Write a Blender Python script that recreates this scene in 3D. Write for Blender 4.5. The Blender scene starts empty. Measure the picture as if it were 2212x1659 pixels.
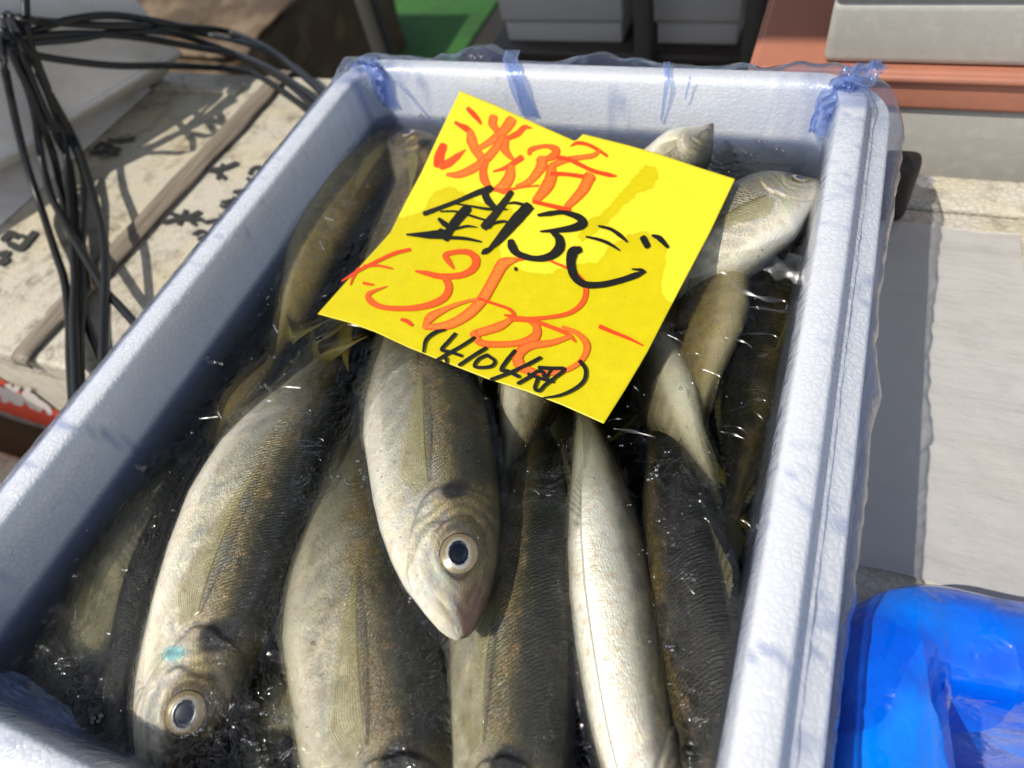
import bpy, bmesh, math, random
import numpy as np
from mathutils import Vector, Matrix, noise as mnoise

random.seed(7)
rng = np.random.RandomState(11)
C = bpy.context.scene.collection
SC = bpy.context.scene

# ------------------------------------------------------------------ camera, world, sun, exposure
RX = (0.92455204, -0.18475874, 0.33326827)
RY = (0.33950587, 0.79653299, -0.50027088)
RZ = (-0.17302976, 0.575673, 0.79916288)
ROT = np.array([RX, RY, RZ])
CAM = np.array([0.0, 0.0, 0.26])          # metres; the rim of the fish box is z = 0
PCX, PCY, FPX = 1106.0, 829.5, 1475.0
cam_d = bpy.data.cameras.new('camera')
cam = bpy.data.objects.new('camera', cam_d); C.objects.link(cam)
m4 = Matrix((RX, RY, RZ)).to_4x4(); m4.translation = Vector(CAM)
cam.matrix_world = m4
cam_d.sensor_width = 36.0
cam_d.lens = 36.0 * FPX / 2212.0
cam_d.clip_start = 0.01; cam_d.clip_end = 500
cam_d.dof.use_dof = True
cam_d.dof.focus_distance = 0.335
cam_d.dof.aperture_fstop = 7.0
SC.camera = cam

SUN_DIR = Vector((0.47, 0.50, -1.0)).normalized()      # the way the light travels
elev = math.asin(-SUN_DIR.z)
az = math.atan2(-SUN_DIR.x, -SUN_DIR.y)                # from +Y towards +X
world = bpy.data.worlds.new('World'); SC.world = world; world.use_nodes = True
wn = world.node_tree; wn.nodes.clear()
sky = wn.nodes.new('ShaderNodeTexSky'); sky.sky_type = 'NISHITA'; sky.sun_disc = False
sky.sun_elevation = elev; sky.sun_rotation = az
bg = wn.nodes.new('ShaderNodeBackground'); bg.inputs[1].default_value = 0.15
wo = wn.nodes.new('ShaderNodeOutputWorld')
hsv = wn.nodes.new('ShaderNodeHueSaturation'); hsv.inputs['Saturation'].default_value = 0.62      # thin haze: a paler sky
wn.links.new(sky.outputs[0], hsv.inputs['Color']); wn.links.new(hsv.outputs[0], bg.inputs[0]); wn.links.new(bg.outputs[0], wo.inputs[0])
sd = bpy.data.lights.new('sun', 'SUN'); sd.energy = 3.7; sd.angle = math.radians(0.6); sd.color = (1.0, 0.955, 0.87)
so = bpy.data.objects.new('sun', sd); C.objects.link(so)
so.rotation_euler = SUN_DIR.to_track_quat('-Z', 'Y').to_euler()
SC.view_settings.view_transform = 'Standard'
try: SC.view_settings.look = 'None'
except Exception: pass
SC.view_settings.exposure = 0.08
SC.view_settings.gamma = 1.0
SC.cycles.max_bounces = 10
SC.cycles.transparent_max_bounces = 24
SC.cycles.glossy_bounces = 3
SC.cycles.sample_clamp_indirect = 4.0
SC.cycles.caustics_reflective = False
SC.cycles.caustics_refractive = True
SC.cycles.blur_glossy = 1.0

# ------------------------------------------------------------------ geometry helpers
def ray(px, py):
    return ROT @ np.array([px - PCX, -(py - PCY), -FPX])
def hit(px, py, z=0.0, ax=2):
    """where the sight line through a photo point meets the plane x|y|z = value (metres)"""
    r = ray(px, py); t = (z - CAM[ax]) / r[ax]
    return CAM + t * r
def link(name, me, mat=None, parent=None, smooth=True):
    o = bpy.data.objects.new(name, me); C.objects.link(o)
    if mat is not None:
        for m in (mat if isinstance(mat, (list, tuple)) else [mat]): me.materials.append(m)
    if smooth: me.polygons.foreach_set('use_smooth', [True] * len(me.polygons))
    if parent is not None: o.parent = parent
    return o
def mesh(verts, faces):
    me = bpy.data.meshes.new('m')
    me.from_pydata([tuple(map(float, v)) for v in verts], [], [tuple(map(int, f)) for f in faces]); me.update()
    return me
def tag(o, label=None, cat=None, group=None, kind=None):
    if label: o['label'] = label
    if cat: o['category'] = cat
    if group: o['group'] = group
    if kind: o['kind'] = kind
    return o
def empty(name, loc=(0, 0, 0)):
    o = bpy.data.objects.new(name, None); C.objects.link(o); o.location = loc
    o.empty_display_size = 0.02
    return o
def adopt(o, root):
    """parent a mesh built in world coordinates under an Empty that stands at the thing's base"""
    o.parent = root
    o.matrix_parent_inverse = Matrix.Translation(-Vector(root.location))
    return o
def grid_faces(n, m, wrap_m=False, wrap_n=False):
    f = []
    for i in range(n if wrap_n else n - 1):
        for j in range(m if wrap_m else m - 1):
            a = i * m + j; b = i * m + (j + 1) % m
            c = ((i + 1) % n) * m + (j + 1) % m; d = ((i + 1) % n) * m + j
            f.append((a, b, c, d))
    return f
def fattr(me, name, vals):
    a = me.attributes.new(name, 'FLOAT', 'POINT'); a.data.foreach_set('value', np.asarray(vals, dtype=np.float32).ravel())
def cattr(me, name, rgb):
    a = me.attributes.new(name, 'FLOAT_COLOR', 'POINT')
    rgb = np.asarray(rgb, dtype=np.float32).reshape(-1, 3)
    a.data.foreach_set('color', np.concatenate([rgb, np.ones((len(rgb), 1), np.float32)], 1).ravel())
def vattr(me, name, xyz):
    a = me.attributes.new(name, 'FLOAT_VECTOR', 'POINT'); a.data.foreach_set('vector', np.asarray(xyz, dtype=np.float32).ravel())
def crom(P, n):
    P = np.asarray(P, float)
    if len(P) == 2:
        t = np.linspace(0, 1, n)[:, None]; return P[0] * (1 - t) + P[1] * t
    Q = np.vstack([2 * P[0] - P[1], P, 2 * P[-1] - P[-2]])
    seg = len(P) - 1; out = []
    dd = np.linalg.norm(np.diff(P, axis=0), axis=1); cs = np.concatenate([[0], np.cumsum(dd)]); 
    for s in np.linspace(0, cs[-1], n):
        i = min(int(np.searchsorted(cs, s, side='right')) - 1, seg - 1); i = max(i, 0)
        t = (s - cs[i]) / max(dd[i], 1e-12)
        a, b, c, d = Q[i], Q[i + 1], Q[i + 2], Q[i + 3]
        out.append(0.5 * ((2 * b) + (-a + c) * t + (2 * a - 5 * b + 4 * c - d) * t * t + (-a + 3 * b - 3 * c + d) * t ** 3))
    return np.array(out)
def box_mesh(x0, x1, y0, y1, z0, z1, bev=0.003, seg=2, rough=0.0, cuts=0):
    bm = bmesh.new(); bmesh.ops.create_cube(bm, size=1)
    for v in bm.verts:
        v.co = Vector(((x0 + x1) / 2 + v.co.x * (x1 - x0), (y0 + y1) / 2 + v.co.y * (y1 - y0), (z0 + z1) / 2 + v.co.z * (z1 - z0)))
    if bev: bmesh.ops.bevel(bm, geom=bm.edges[:], offset=bev, segments=seg, profile=0.6, affect='EDGES')
    if cuts: bmesh.ops.subdivide_edges(bm, edges=bm.edges[:], cuts=cuts, use_grid_fill=True)
    if rough:
        for v in bm.verts:
            v.co += mnoise.noise_vector(v.co * 45) * rough
    me = bpy.data.meshes.new('m'); bm.to_mesh(me); bm.free(); return me
def tube(P, r, n=80, k=10):
    P = crom(P, n); V = []
    T = np.gradient(P, axis=0); T /= np.linalg.norm(T, axis=1)[:, None]
    ref = np.array([0.13, 0.2, 0.97]); 
    for i in range(n):
        a = np.cross(T[i], ref); a /= np.linalg.norm(a); b = np.cross(T[i], a)
        for j in range(k):
            th = 2 * math.pi * j / k; V.append(P[i] + r * (math.cos(th) * a + math.sin(th) * b))
    F = grid_faces(n, k, wrap_m=True)
    F.append(tuple(range(k - 1, -1, -1))); F.append(tuple((n - 1) * k + j for j in range(k)))
    return mesh(V, F)
def sstep(a, b, x):
    t = np.clip((x - a) / (b - a), 0, 1); return t * t * (3 - 2 * t)
def vnoise(P, sc=1.0, off=0.0):
    return np.array([mnoise.noise(Vector((p[0] * sc + off, p[1] * sc + off * .7, p[2] * sc - off))) for p in P])

# ------------------------------------------------------------------ material helpers
class NT:
    def __init__(s, name):
        s.m = bpy.data.materials.new(name); s.m.use_nodes = True
        s.t = s.m.node_tree; s.t.nodes.clear(); s.out = s.t.nodes.new('ShaderNodeOutputMaterial')
    def n(s, typ, **kw):
        nd = s.t.nodes.new(typ)
        for k, v in kw.items():
            if k.startswith('i_'):
                key = k[2:]; key = int(key) if key.isdigit() else key.replace('_', ' ')
                s.put(nd.inputs[key], v)
            else: setattr(nd, k, v)
        return nd
    def put(s, sock, v):
        if isinstance(v, bpy.types.NodeSocket): s.t.links.new(v, sock)
        elif isinstance(v, bpy.types.Node): s.t.links.new(v.outputs[0], sock)
        else:
            if isinstance(v, tuple) and len(v) == 3 and sock.type == 'RGBA': v = (*v, 1)
            sock.default_value = v
    def math(s, op, a, b=0.0, c=None, clamp=False):
        nd = s.n('ShaderNodeMath', operation=op, use_clamp=clamp); s.put(nd.inputs[0], a); s.put(nd.inputs[1], b)
        if c is not None: s.put(nd.inputs[2], c)
        return nd.outputs[0]
    def mix(s, f, a, b, blend='MIX'):
        nd = s.n('ShaderNodeMix', data_type='RGBA', blend_type=blend); nd.clamp_factor = True
        s.put(nd.inputs[0], f); s.put(nd.inputs[6], a); s.put(nd.inputs[7], b); return nd.outputs[2]
    def ramp(s, f, stops, interp='LINEAR'):
        nd = s.n('ShaderNodeValToRGB'); cr = nd.color_ramp; cr.interpolation = interp
        while len(cr.elements) < len(stops): cr.elements.new(0.5)
        for e, (p, c) in zip(cr.elements, stops):
            e.position = p; e.color = (*c, 1) if isinstance(c, tuple) else (c, c, c, 1)
        s.put(nd.inputs[0], f); return nd.outputs[0]
    def noise(s, vec, scale, detail=4.0, rough=0.55, dist=0.0):
        nd = s.n('ShaderNodeTexNoise'); nd.inputs['Scale'].default_value = scale; nd.inputs['Detail'].default_value = detail
        nd.inputs['Roughness'].default_value = rough; nd.inputs['Distortion'].default_value = dist
        if vec is not None: s.put(nd.inputs['Vector'], vec)
        return nd.outputs[0]
    def coord(s, which='Object'):
        return s.n('ShaderNodeTexCoord').outputs[which]
    def mapv(s, v, scale=(1, 1, 1), rot=(0, 0, 0)):
        nd = s.n('ShaderNodeMapping'); s.put(nd.inputs[0], v); nd.inputs['Scale'].default_value = scale; nd.inputs['Rotation'].default_value = rot
        return nd.outputs[0]
    def attr(s, name, out='Fac'):
        nd = s.n('ShaderNodeAttribute'); nd.attribute_name = name; return nd.outputs[out]
    def bump(s, h, strength=0.5, dist=0.001, normal=None):
        nd = s.n('ShaderNodeBump'); nd.inputs['Strength'].default_value = strength; nd.inputs['Distance'].default_value = dist
        s.put(nd.inputs['Height'], h)
        if normal is not None: s.put(nd.inputs['Normal'], normal)
        return nd.outputs[0]
    def bsdf(s, **kw):
        nd = s.n('ShaderNodeBsdfPrincipled')
        for k, v in kw.items(): s.put(nd.inputs[k.replace('_', ' ')], v)
        return nd.outputs[0]
    def done(s, surf, vol=None):
        s.t.links.new(surf, s.out.inputs[0])
        if vol is not None: s.t.links.new(vol, s.out.inputs[1])
        return s.m

def mat_plain(name, col, rough=0.6, var=0.25, scale=12, bump=0.2, dist=0.001, metallic=0.0, dirt=None, coat=0.0):
    t = NT(name); co = t.coord()
    n1 = t.noise(co, scale, 6, 0.6)
    dark = tuple(c * (1 - var) for c in col); light = tuple(min(1, c * (1 + var * .4)) for c in col)
    c = t.mix(n1, dark, light)
    if dirt:
        n2 = t.ramp(t.noise(co, dirt[1], 8, 0.7), [(0.5, 0.0), (0.68, 1.0)])
        c = t.mix(t.math('MULTIPLY', n2, dirt[2]), c, dirt[0])
    return t.done(t.bsdf(Base_Color=c, Roughness=rough, Metallic=metallic, Coat_Weight=coat,
                         Normal=t.bump(t.noise(co, scale * 6, 4), bump, dist)))

def mat_foam(name, col, bead=330.0, edge=0.35, dirt=None, yellow=None, bumps=0.5):
    """expanded polystyrene: packed beads with darker seams between them"""
    t = NT(name); co = t.coord()
    vo = t.n('ShaderNodeTexVoronoi', feature='DISTANCE_TO_EDGE'); vo.inputs['Scale'].default_value = bead; t.put(vo.inputs['Vector'], co)
    seam = t.ramp(vo.outputs[0], [(0.0, 1.0), (0.10, 0.0)])
    pat = t.ramp(t.noise(co, 25, 3), [(0.35, 0.15), (0.65, 1.0)])
    f = t.math('MULTIPLY', t.math('MULTIPLY', seam, pat), edge)
    c = t.mix(f, col, tuple(x * 0.62 for x in col))
    c = t.mix(t.math('MULTIPLY', t.noise(co, 60, 5), 0.22), c, tuple(x * 0.8 for x in col))
    if yellow:
        c = t.mix(t.math('MULTIPLY', t.ramp(t.noise(co, 14, 5, 0.6), [(0.4, 0.0), (0.7, 1.0)]), 0.55), c, yellow)
    if dirt:
        d = t.math('MULTIPLY', t.ramp(t.noise(co, 55, 8, 0.75), [(0.48, 0.0), (0.66, 1.0)]), t.ramp(t.noise(co, 9, 3), [(0.4, 0.25), (0.62, 1.0)]))
        c = t.mix(t.math('MULTIPLY', d, dirt[1]), c, dirt[0])
    h = t.math('ADD', t.math('MULTIPLY', t.ramp(vo.outputs[0], [(0, 0.0), (0.25, 1.0)]), 0.6), t.noise(co, 200, 3))
    return t.done(t.bsdf(Base_Color=c, Roughness=0.55, Specular_IOR_Level=0.4, Subsurface_Weight=0.0, Normal=t.bump(h, bumps, 0.0006)))

M = {}
M['foam'] = mat_foam('white_foam', (0.85, 0.855, 0.86), 290, 0.45, bumps=0.4)
M['foam_old'] = mat_foam('dirty_foam', (0.58, 0.53, 0.43), 260, 0.5, dirt=((0.09, 0.07, 0.035), 1.0), yellow=(0.62, 0.50, 0.28), bumps=0.9)
M['foam_cell'] = mat_foam('coarse_dirty_foam', (0.62, 0.58, 0.49), 190, 1.0, dirt=((0.10, 0.09, 0.05), 0.7), yellow=(0.62, 0.52, 0.3), bumps=1.0)
M['plastic_white'] = mat_plain('white_plastic', (0.82, 0.77, 0.71), 0.45, 0.12, 9, 0.05, dirt=((0.35, 0.24, 0.16), 14, 0.35))
M['grey_foam'] = mat_plain('grey_foam', (0.43, 0.41, 0.36), 0.6, 0.12, 60, 0.2, dirt=((0.6, 0.58, 0.52), 90, 0.3))
M['pink'] = mat_plain('salmon_plastic', (0.46, 0.18, 0.11), 0.5, 0.15, 12, 0.1, dirt=((0.30, 0.13, 0.09), 20, 0.5))
M['dim_box'] = mat_plain('dull_white_box', (0.55, 0.53, 0.50), 0.6, 0.15, 15, 0.1)
M['dark_metal'] = mat_plain('dark_post', (0.07, 0.065, 0.055), 0.6, 0.3, 40, 0.2)
M['green'] = mat_plain('green_mat', (0.04, 0.15, 0.025), 0.75, 0.5, 5, 0.3, dirt=((0.02, 0.035, 0.015), 4, 0.8))  # darker patches mixed at random into the green
M['wood'] = mat_plain('brown_board', (0.13, 0.075, 0.03), 0.6, 0.7, 16, 0.4)
M['card'] = mat_plain('old_cardboard', (0.10, 0.058, 0.024), 0.7, 0.7, 5, 0.3, dirt=((0.34, 0.24, 0.14), 4, 0.7))
M['dark_wood'] = mat_plain('dark_wood', (0.035, 0.024, 0.018), 0.5, 0.4, 40, 0.4)
M['ground'] = mat_plain('market_ground', (0.022, 0.018, 0.014), 0.8, 0.5, 6, 0.4)
M['cable'] = mat_plain('black_rubber', (0.012, 0.013, 0.014), 0.38, 0.3, 50, 0.06)
M['awning'] = mat_plain('added_awning_cloth', (0.10, 0.10, 0.10), 0.8, 0.2, 3, 0.1)

# strap / tape of woven fibre
t = NT('fibre_strap'); co = t.mapv(t.coord(), (260, 9, 260))
n = t.noise(co, 1.0, 4, 0.6)
M['strap'] = t.done(t.bsdf(Base_Color=t.ramp(n, [(0.3, (0.10, 0.075, 0.05)), (0.7, (0.36, 0.30, 0.23))]), Roughness=0.55, Normal=t.bump(n, 0.6, 0.001)))

# translucent paper sheet
t = NT('thin_sheet'); co = t.coord()
n = t.noise(t.mapv(co, (10, 60, 10)), 1.0, 4)
pb = t.bsdf(Base_Color=(0.60, 0.58, 0.56), Roughness=0.35, Normal=t.bump(t.math('ADD', n, t.noise(co, 30, 4)), 0.6, 0.004))
tr = t.n('ShaderNodeBsdfTransparent').outputs[0]
mx = t.n('ShaderNodeMixShader'); mx.inputs[0].default_value = 0.66; t.put(mx.inputs[1], tr); t.put(mx.inputs[2], pb)
M['sheet'] = t.done(mx.outputs[0])

def mat_film(name, tint, tint_edge, body, bodyf, rough=0.1, bumpd=0.0015, sc=90, spec=1.0):
    """thin glossy plastic film: light passes and is tinted, more so where the film is seen edge-on"""
    t = NT(name); co = t.coord()
    ph = t.attr('fold')
    nb = t.math('ADD', t.noise(t.mapv(co, (1, 1, 0.35)), sc, 5, 0.6, 0.6), t.math('MULTIPLY', t.noise(co, sc * 3.3, 3), 0.3))
    nm = t.bump(nb, 0.8, bumpd)
    lw = t.n('ShaderNodeLayerWeight'); lw.inputs[0].default_value = 0.35; t.put(lw.inputs['Normal'], nm)
    f = t.math('MAXIMUM', t.math('POWER', lw.outputs['Facing'], 2.2), ph, clamp=True)
    trn = t.n('ShaderNodeBsdfTransparent'); t.put(trn.inputs[0], t.mix(f, tint, tint_edge))
    dif = t.bsdf(Base_Color=body, Roughness=0.4, Normal=nm)
    m1 = t.n('ShaderNodeMixShader'); t.put(m1.inputs[0], t.math('ADD', t.math('MULTIPLY', f, 0.3), bodyf, clamp=True)); t.put(m1.inputs[1], trn.outputs[0]); t.put(m1.inputs[2], dif)
    gl = t.n('ShaderNodeBsdfGlossy'); gl.inputs['Roughness'].default_value = rough; t.put(gl.inputs['Normal'], nm)
    fr = t.n('ShaderNodeFresnel'); fr.inputs[0].default_value = 1.5; t.put(fr.inputs['Normal'], nm)
    geo = t.n('ShaderNodeNewGeometry')
    front = t.math('SUBTRACT', 1.0, geo.outputs['Backfacing'])
    ff = t.math('MULTIPLY', t.math('ADD', t.math('MULTIPLY', fr.outputs[0], front), t.math('MULTIPLY', geo.outputs['Backfacing'], 0.05)), spec, clamp=True)
    m2 = t.n('ShaderNodeMixShader'); t.put(m2.inputs[0], ff); t.put(m2.inputs[1], m1.outputs[0]); t.put(m2.inputs[2], gl.outputs[0])
    return t.done(m2.outputs[0])
M['liner'] = mat_film('clear_blue_film', (0.975, 0.978, 0.985), (0.31, 0.38, 0.58), (0.46, 0.54, 0.84), 0.03, rough=0.17, bumpd=0.0017, sc=110, spec=1.6)
M['fold'] = mat_film('folded_blue_film', (0.68, 0.75, 0.95), (0.48, 0.58, 0.90), (0.36, 0.50, 0.86), 0.14, rough=0.12)

t = NT('blue_bag_film'); co = t.coord()
n1 = t.noise(co, 26, 3, 0.5, 0.5)
vo = t.n('ShaderNodeTexVoronoi', feature='F1'); vo.inputs['Scale'].default_value = 30.0
dsp = t.n('ShaderNodeTexNoise'); dsp.inputs['Scale'].default_value = 18.0; t.put(dsp.inputs['Vector'], co)
vm_ = t.n('ShaderNodeVectorMath', operation='MULTIPLY_ADD'); t.put(vm_.inputs[0], dsp.outputs['Color']); vm_.inputs[1].default_value = (0.03, 0.03, 0.03); t.put(vm_.inputs[2], t.mapv(co, (1, 0.45, 0.7), (0, 0, 0.6)))
t.put(vo.inputs['Vector'], vm_.outputs[0])
lay = t.ramp(vo.outputs['Color'], [(0.35, 0.0), (0.38, 1.0)])
c = t.mix(t.math('MULTIPLY', t.ramp(n1, [(0.40, 0.0), (0.62, 1.0)]), 0.9), (0.0, 0.20, 0.86), (0.0, 0.09, 0.66))
c = t.mix(t.math('MULTIPLY', lay, 0.35), c, (0.0, 0.07, 0.60))
M['blue_bag'] = t.done(t.bsdf(Base_Color=c, Roughness=0.13, Specular_IOR_Level=0.5, Coat_Weight=0.5, Coat_Roughness=0.05,
    Normal=t.bump(t.math('ADD', t.math('MULTIPLY', vo.outputs['Distance'], 1.4), t.math('MULTIPLY', t.noise(co, 60, 3, 0.5, 0.6), 0.3)), 0.9, 0.008)))

# water: refracting, lightly tinted
t = NT('water_body')
co = t.coord()
hb = t.math('ADD', t.noise(co, 90, 4, 0.6, 1.0), t.math('MULTIPLY', t.noise(co, 220, 3, 0.5, 1.0), 0.2))
rg = t.math('SUBTRACT', 1.0, t.math('MULTIPLY', t.math('ABSOLUTE', t.math('SUBTRACT', t.noise(co, 75, 4, 0.6, 1.6), 0.5)), 6.0), clamp=True)
rg = t.math('MULTIPLY', t.math('POWER', rg, 3.0), t.math('MULTIPLY', t.attr('crinkle'), t.ramp(t.noise(co, 22, 2), [(0.42, 0.0), (0.6, 1.0)])))
nm = t.bump(rg, 1.0, 0.0007, t.bump(hb, 1.0, 0.0014))
geo = t.n('ShaderNodeNewGeometry')
rf = t.n('ShaderNodeBsdfRefraction'); rf.inputs['IOR'].default_value = 1.333; rf.inputs['Roughness'].default_value = 0.0; t.put(rf.inputs['Normal'], nm)
trn = t.n('ShaderNodeBsdfTransparent')
m1 = t.n('ShaderNodeMixShader'); m1.inputs[0].default_value = 0.24; t.put(m1.inputs[1], trn.outputs[0]); t.put(m1.inputs[2], rf.outputs[0])
fr = t.n('ShaderNodeFresnel'); fr.inputs[0].default_value = 1.36; t.put(fr.inputs['Normal'], nm)
gl = t.n('ShaderNodeBsdfGlossy'); gl.inputs['Roughness'].default_value = 0.04; t.put(gl.inputs['Normal'], nm)
mx = t.n('ShaderNodeMixShader')
t.put(mx.inputs[0], t.math('MULTIPLY', t.math('MULTIPLY', fr.outputs[0], 1.4), t.math('SUBTRACT', 1.0, geo.outputs['Backfacing']), clamp=True))
t.put(mx.inputs[1], m1.outputs[0]); t.put(mx.inputs[2], gl.outputs[0])
va = t.n('ShaderNodeVolumeAbsorption'); va.inputs[0].default_value = (0.60, 0.60, 0.50, 1); va.inputs[1].default_value = 62.0
M['water'] = t.done(mx.outputs[0], va.outputs[0])

# fish skin
def mat_skin(name, wet=1.0, blotch=1.0):
    t = NT(name)
    uv = t.attr('skin_cm', 'Vector'); col = t.attr('pigment', 'Color')
    n1 = t.noise(uv, 1.4, 6, 0.65, 0.4); n2 = t.noise(uv, 7.0, 5, 0.7); n3 = t.noise(t.mapv(uv, (1.2, 5, 1), (0, 0, 0.25)), 4.0, 4, 0.65)
    wv = t.n('ShaderNodeTexWave', wave_type='BANDS', bands_direction='X', wave_profile='SIN')
    t.put(wv.inputs['Vector'], t.mapv(uv, (1, 1, 1), (0, 0, 0.5))); wv.inputs['Scale'].default_value = 1.9
    wv.inputs['Distortion'].default_value = 6.0; wv.inputs['Detail'].default_value = 3.0; wv.inputs['Detail Scale'].default_value = 2.2
    st = t.math('MULTIPLY', t.math('MULTIPLY', wv.outputs['Fac'], t.attr('stria')), t.ramp(n1, [(0.3, 0.35), (0.6, 1.0)]))
    c = t.mix(t.math('MAXIMUM', t.ramp(n1, [(0.34, 0.0), (0.64, 1.0)]), t.math('SUBTRACT', 0.75, t.attr('tone'))), t.mix(1.0, col, (0.46, 0.45, 0.42), 'MULTIPLY'), t.mix(1.0, col, (1.28, 1.23, 1.10), 'MULTIPLY'))
    n4 = t.noise(t.mapv(uv, (1, 3.5, 1), (0, 0, 0.5)), 16.0, 4, 0.75)
    c = t.mix(t.math('MULTIPLY', t.ramp(n4, [(0.40, 1.0), (0.58, 0.0)]), t.math('MULTIPLY_ADD', t.attr('stria'), 0.5, 0.18)), c, t.mix(1.0, c, (0.30, 0.29, 0.26), 'MULTIPLY'))
    c = t.mix(t.math('MULTIPLY', t.ramp(n2, [(0.45, 0.0), (0.7, 1.0)]), t.math('MULTIPLY', t.attr('tone'), 0.5)), c, t.mix(1.0, c, (0.42, 0.38, 0.30), 'MULTIPLY'))
    c = t.mix(t.math('MULTIPLY', st, 0.55), c, t.mix(1.0, c, (0.30, 0.31, 0.30), 'MULTIPLY'))
    lum = t.n('ShaderNodeRGBToBW'); t.put(lum.inputs[0], col); msk = t.ramp(lum.outputs[0], [(0.03, 0.0), (0.16, 1.0)])
    glit = t.math('MULTIPLY', msk, t.math('MULTIPLY', t.ramp(t.noise(t.mapv(uv, (1, 2.2, 1)), 9.0, 5, 0.8, 0.8), [(0.51, 0.0), (0.64, 1.0)]), t.math('MULTIPLY', t.attr('metal'), 1.0)))
    c = t.mix(glit, c, (0.80, 0.66, 0.34))
    hue = t.ramp(t.noise(uv, 0.7, 2, 0.5, 0.6), [(0.30, (0.42, 0.75, 0.70)), (0.42, (0.55, 0.62, 0.85)), (0.5, (0.85, 0.70, 0.78)), (0.58, (0.95, 0.78, 0.50)), (0.7, (0.65, 0.80, 0.50))])
    c = t.mix(t.math('MULTIPLY', t.math('MULTIPLY', msk, t.attr('irid')), t.ramp(n3, [(0.40, 0.05), (0.65, 0.50)])), c, hue)
    cr = t.n('ShaderNodeTexVoronoi', feature='DISTANCE_TO_EDGE'); cr.inputs['Scale'].default_value = 9.0
    t.put(cr.inputs['Vector'], uv)
    h = t.math('ADD', t.math('MULTIPLY', n3, 0.8), t.math('ADD', t.math('MULTIPLY', wv.outputs['Fac'], t.math('MULTIPLY', t.attr('stria'), 0.35)), t.math('MULTIPLY', n2, 0.5)))
    nm = t.bump(h, 0.7, 0.0013)
    nc = t.bump(t.noise(uv, 3.0, 5, 0.65, 1.0), 0.6, 0.0020)
    return t.done(t.bsdf(Base_Color=c, Metallic=t.math('MULTIPLY', msk, t.math('MULTIPLY', t.attr('metal'), t.ramp(n1, [(0.3, 0.55), (0.65, 1.3)])), clamp=True), Roughness=t.math('ADD', 0.28, t.math('MULTIPLY', n2, 0.20)),
                         Specular_IOR_Level=0.3, Coat_Weight=wet * 0.9, Coat_Roughness=0.06, Coat_IOR=1.36, Normal=nm, Coat_Normal=nc))
M['skin'] = mat_skin('fish_skin')

t = NT('fin_membrane')
uv = t.attr('fin_uv', 'Vector')
sx = t.n('ShaderNodeSeparateXYZ'); t.put(sx.inputs[0], uv)
rays = t.math('SINE', t.math('MULTIPLY', sx.outputs[1], 6.2832))
ra = t.math('MULTIPLY_ADD', rays, 0.5, 0.5)
c = t.mix(ra, t.attr('pigment', 'Color'), t.mix(1.0, t.attr('pigment', 'Color'), (0.28, 0.26, 0.15), 'MULTIPLY'))
pb = t.bsdf(Base_Color=c, Roughness=0.3, Coat_Weight=0.6, Coat_Roughness=0.08, Normal=t.bump(ra, 0.5, 0.0005))
mx = t.n('ShaderNodeMixShader'); t.put(mx.inputs[0], t.math('MULTIPLY_ADD', ra, 0.22, t.attr('opaq'))); t.put(mx.inputs[1], t.n('ShaderNodeBsdfTransparent').outputs[0]); t.put(mx.inputs[2], pb)
M['fin'] = t.done(mx.outputs[0])

t = NT('fish_eye'); 
M['eye'] = t.done(t.bsdf(Base_Color=t.attr('pigment', 'Color'), Roughness=0.22, Metallic=t.math('MULTIPLY', t.attr('metal'), 0.5), Coat_Weight=1.0, Coat_Roughness=0.02))

t = NT('bubble'); lw = t.n('ShaderNodeFresnel'); lw.inputs[0].default_value = 1.5
gl = t.n('ShaderNodeBsdfGlossy'); gl.inputs['Roughness'].default_value = 0.13
mx = t.n('ShaderNodeMixShader'); t.put(mx.inputs[0], t.math('MULTIPLY', lw.outputs[0], 2.6, clamp=True)); t.put(mx.inputs[1], t.n('ShaderNodeBsdfTransparent').outputs[0]); t.put(mx.inputs[2], gl.outputs[0])
M['bubble'] = t.done(mx.outputs[0])

# ------------------------------------------------------------------ the setting
g = link('ground', mesh([(-30, -10, -0.95), (30, -10, -0.95), (30, 40, -0.95), (-30, 40, -0.95)], [(0, 1, 2, 3)]), M['ground']); tag(g, kind='structure')
# ------------------------------------------------------------------ the fish box (inner lip, lower outer ledge)
IX0, IX1, IY0, IY1 = -0.3262, 0.0138, -0.0400, 0.4165
WATER = -0.0365
def loop(off, z, r, nc=10, ns=40, x0=IX0, x1=IX1, y0=IY0, y1=IY1):
    """rounded rectangle at an outward offset, counter-clockwise, same count for every offset"""
    x0 -= off; x1 += off; y0 -= off; y1 += off; r = max(r + off, 0.002); P = []
    cs = [(x1 - r, y0 + r, -90), (x1 - r, y1 - r, 0), (x0 + r, y1 - r, 90), (x0 + r, y0 + r, 180)]
    ends = []
    for cx, cy, a0 in cs:
        arc = [(cx + r * math.cos(math.radians(a0 + 90 * i / nc)), cy + r * math.sin(math.radians(a0 + 90 * i / nc))) for i in range(nc + 1)]
        ends.append(arc)
    for k in range(4):
        P += ends[k]; a = ends[k][-1]; b = ends[(k + 1) % 4][0]
        for i in range(1, ns): P.append((a[0] + (b[0] - a[0]) * i / ns, a[1] + (b[1] - a[1]) * i / ns))
    return np.array([(x, y, z) for x, y in P])
def sweep(profile, nc=10, ns=40, r=0.016, cap_first=True, **kw):
    L = [loop(o, z, r, nc, ns, **kw) for o, z in profile]
    n = len(L[0]); V = np.vstack(L)
    F = grid_faces(len(L), n, wrap_m=True)
    F = [f[::-1] for f in F]
    if cap_first: F.append(tuple(range(n)))
    return V, F, n
BOT = -0.112
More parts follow.
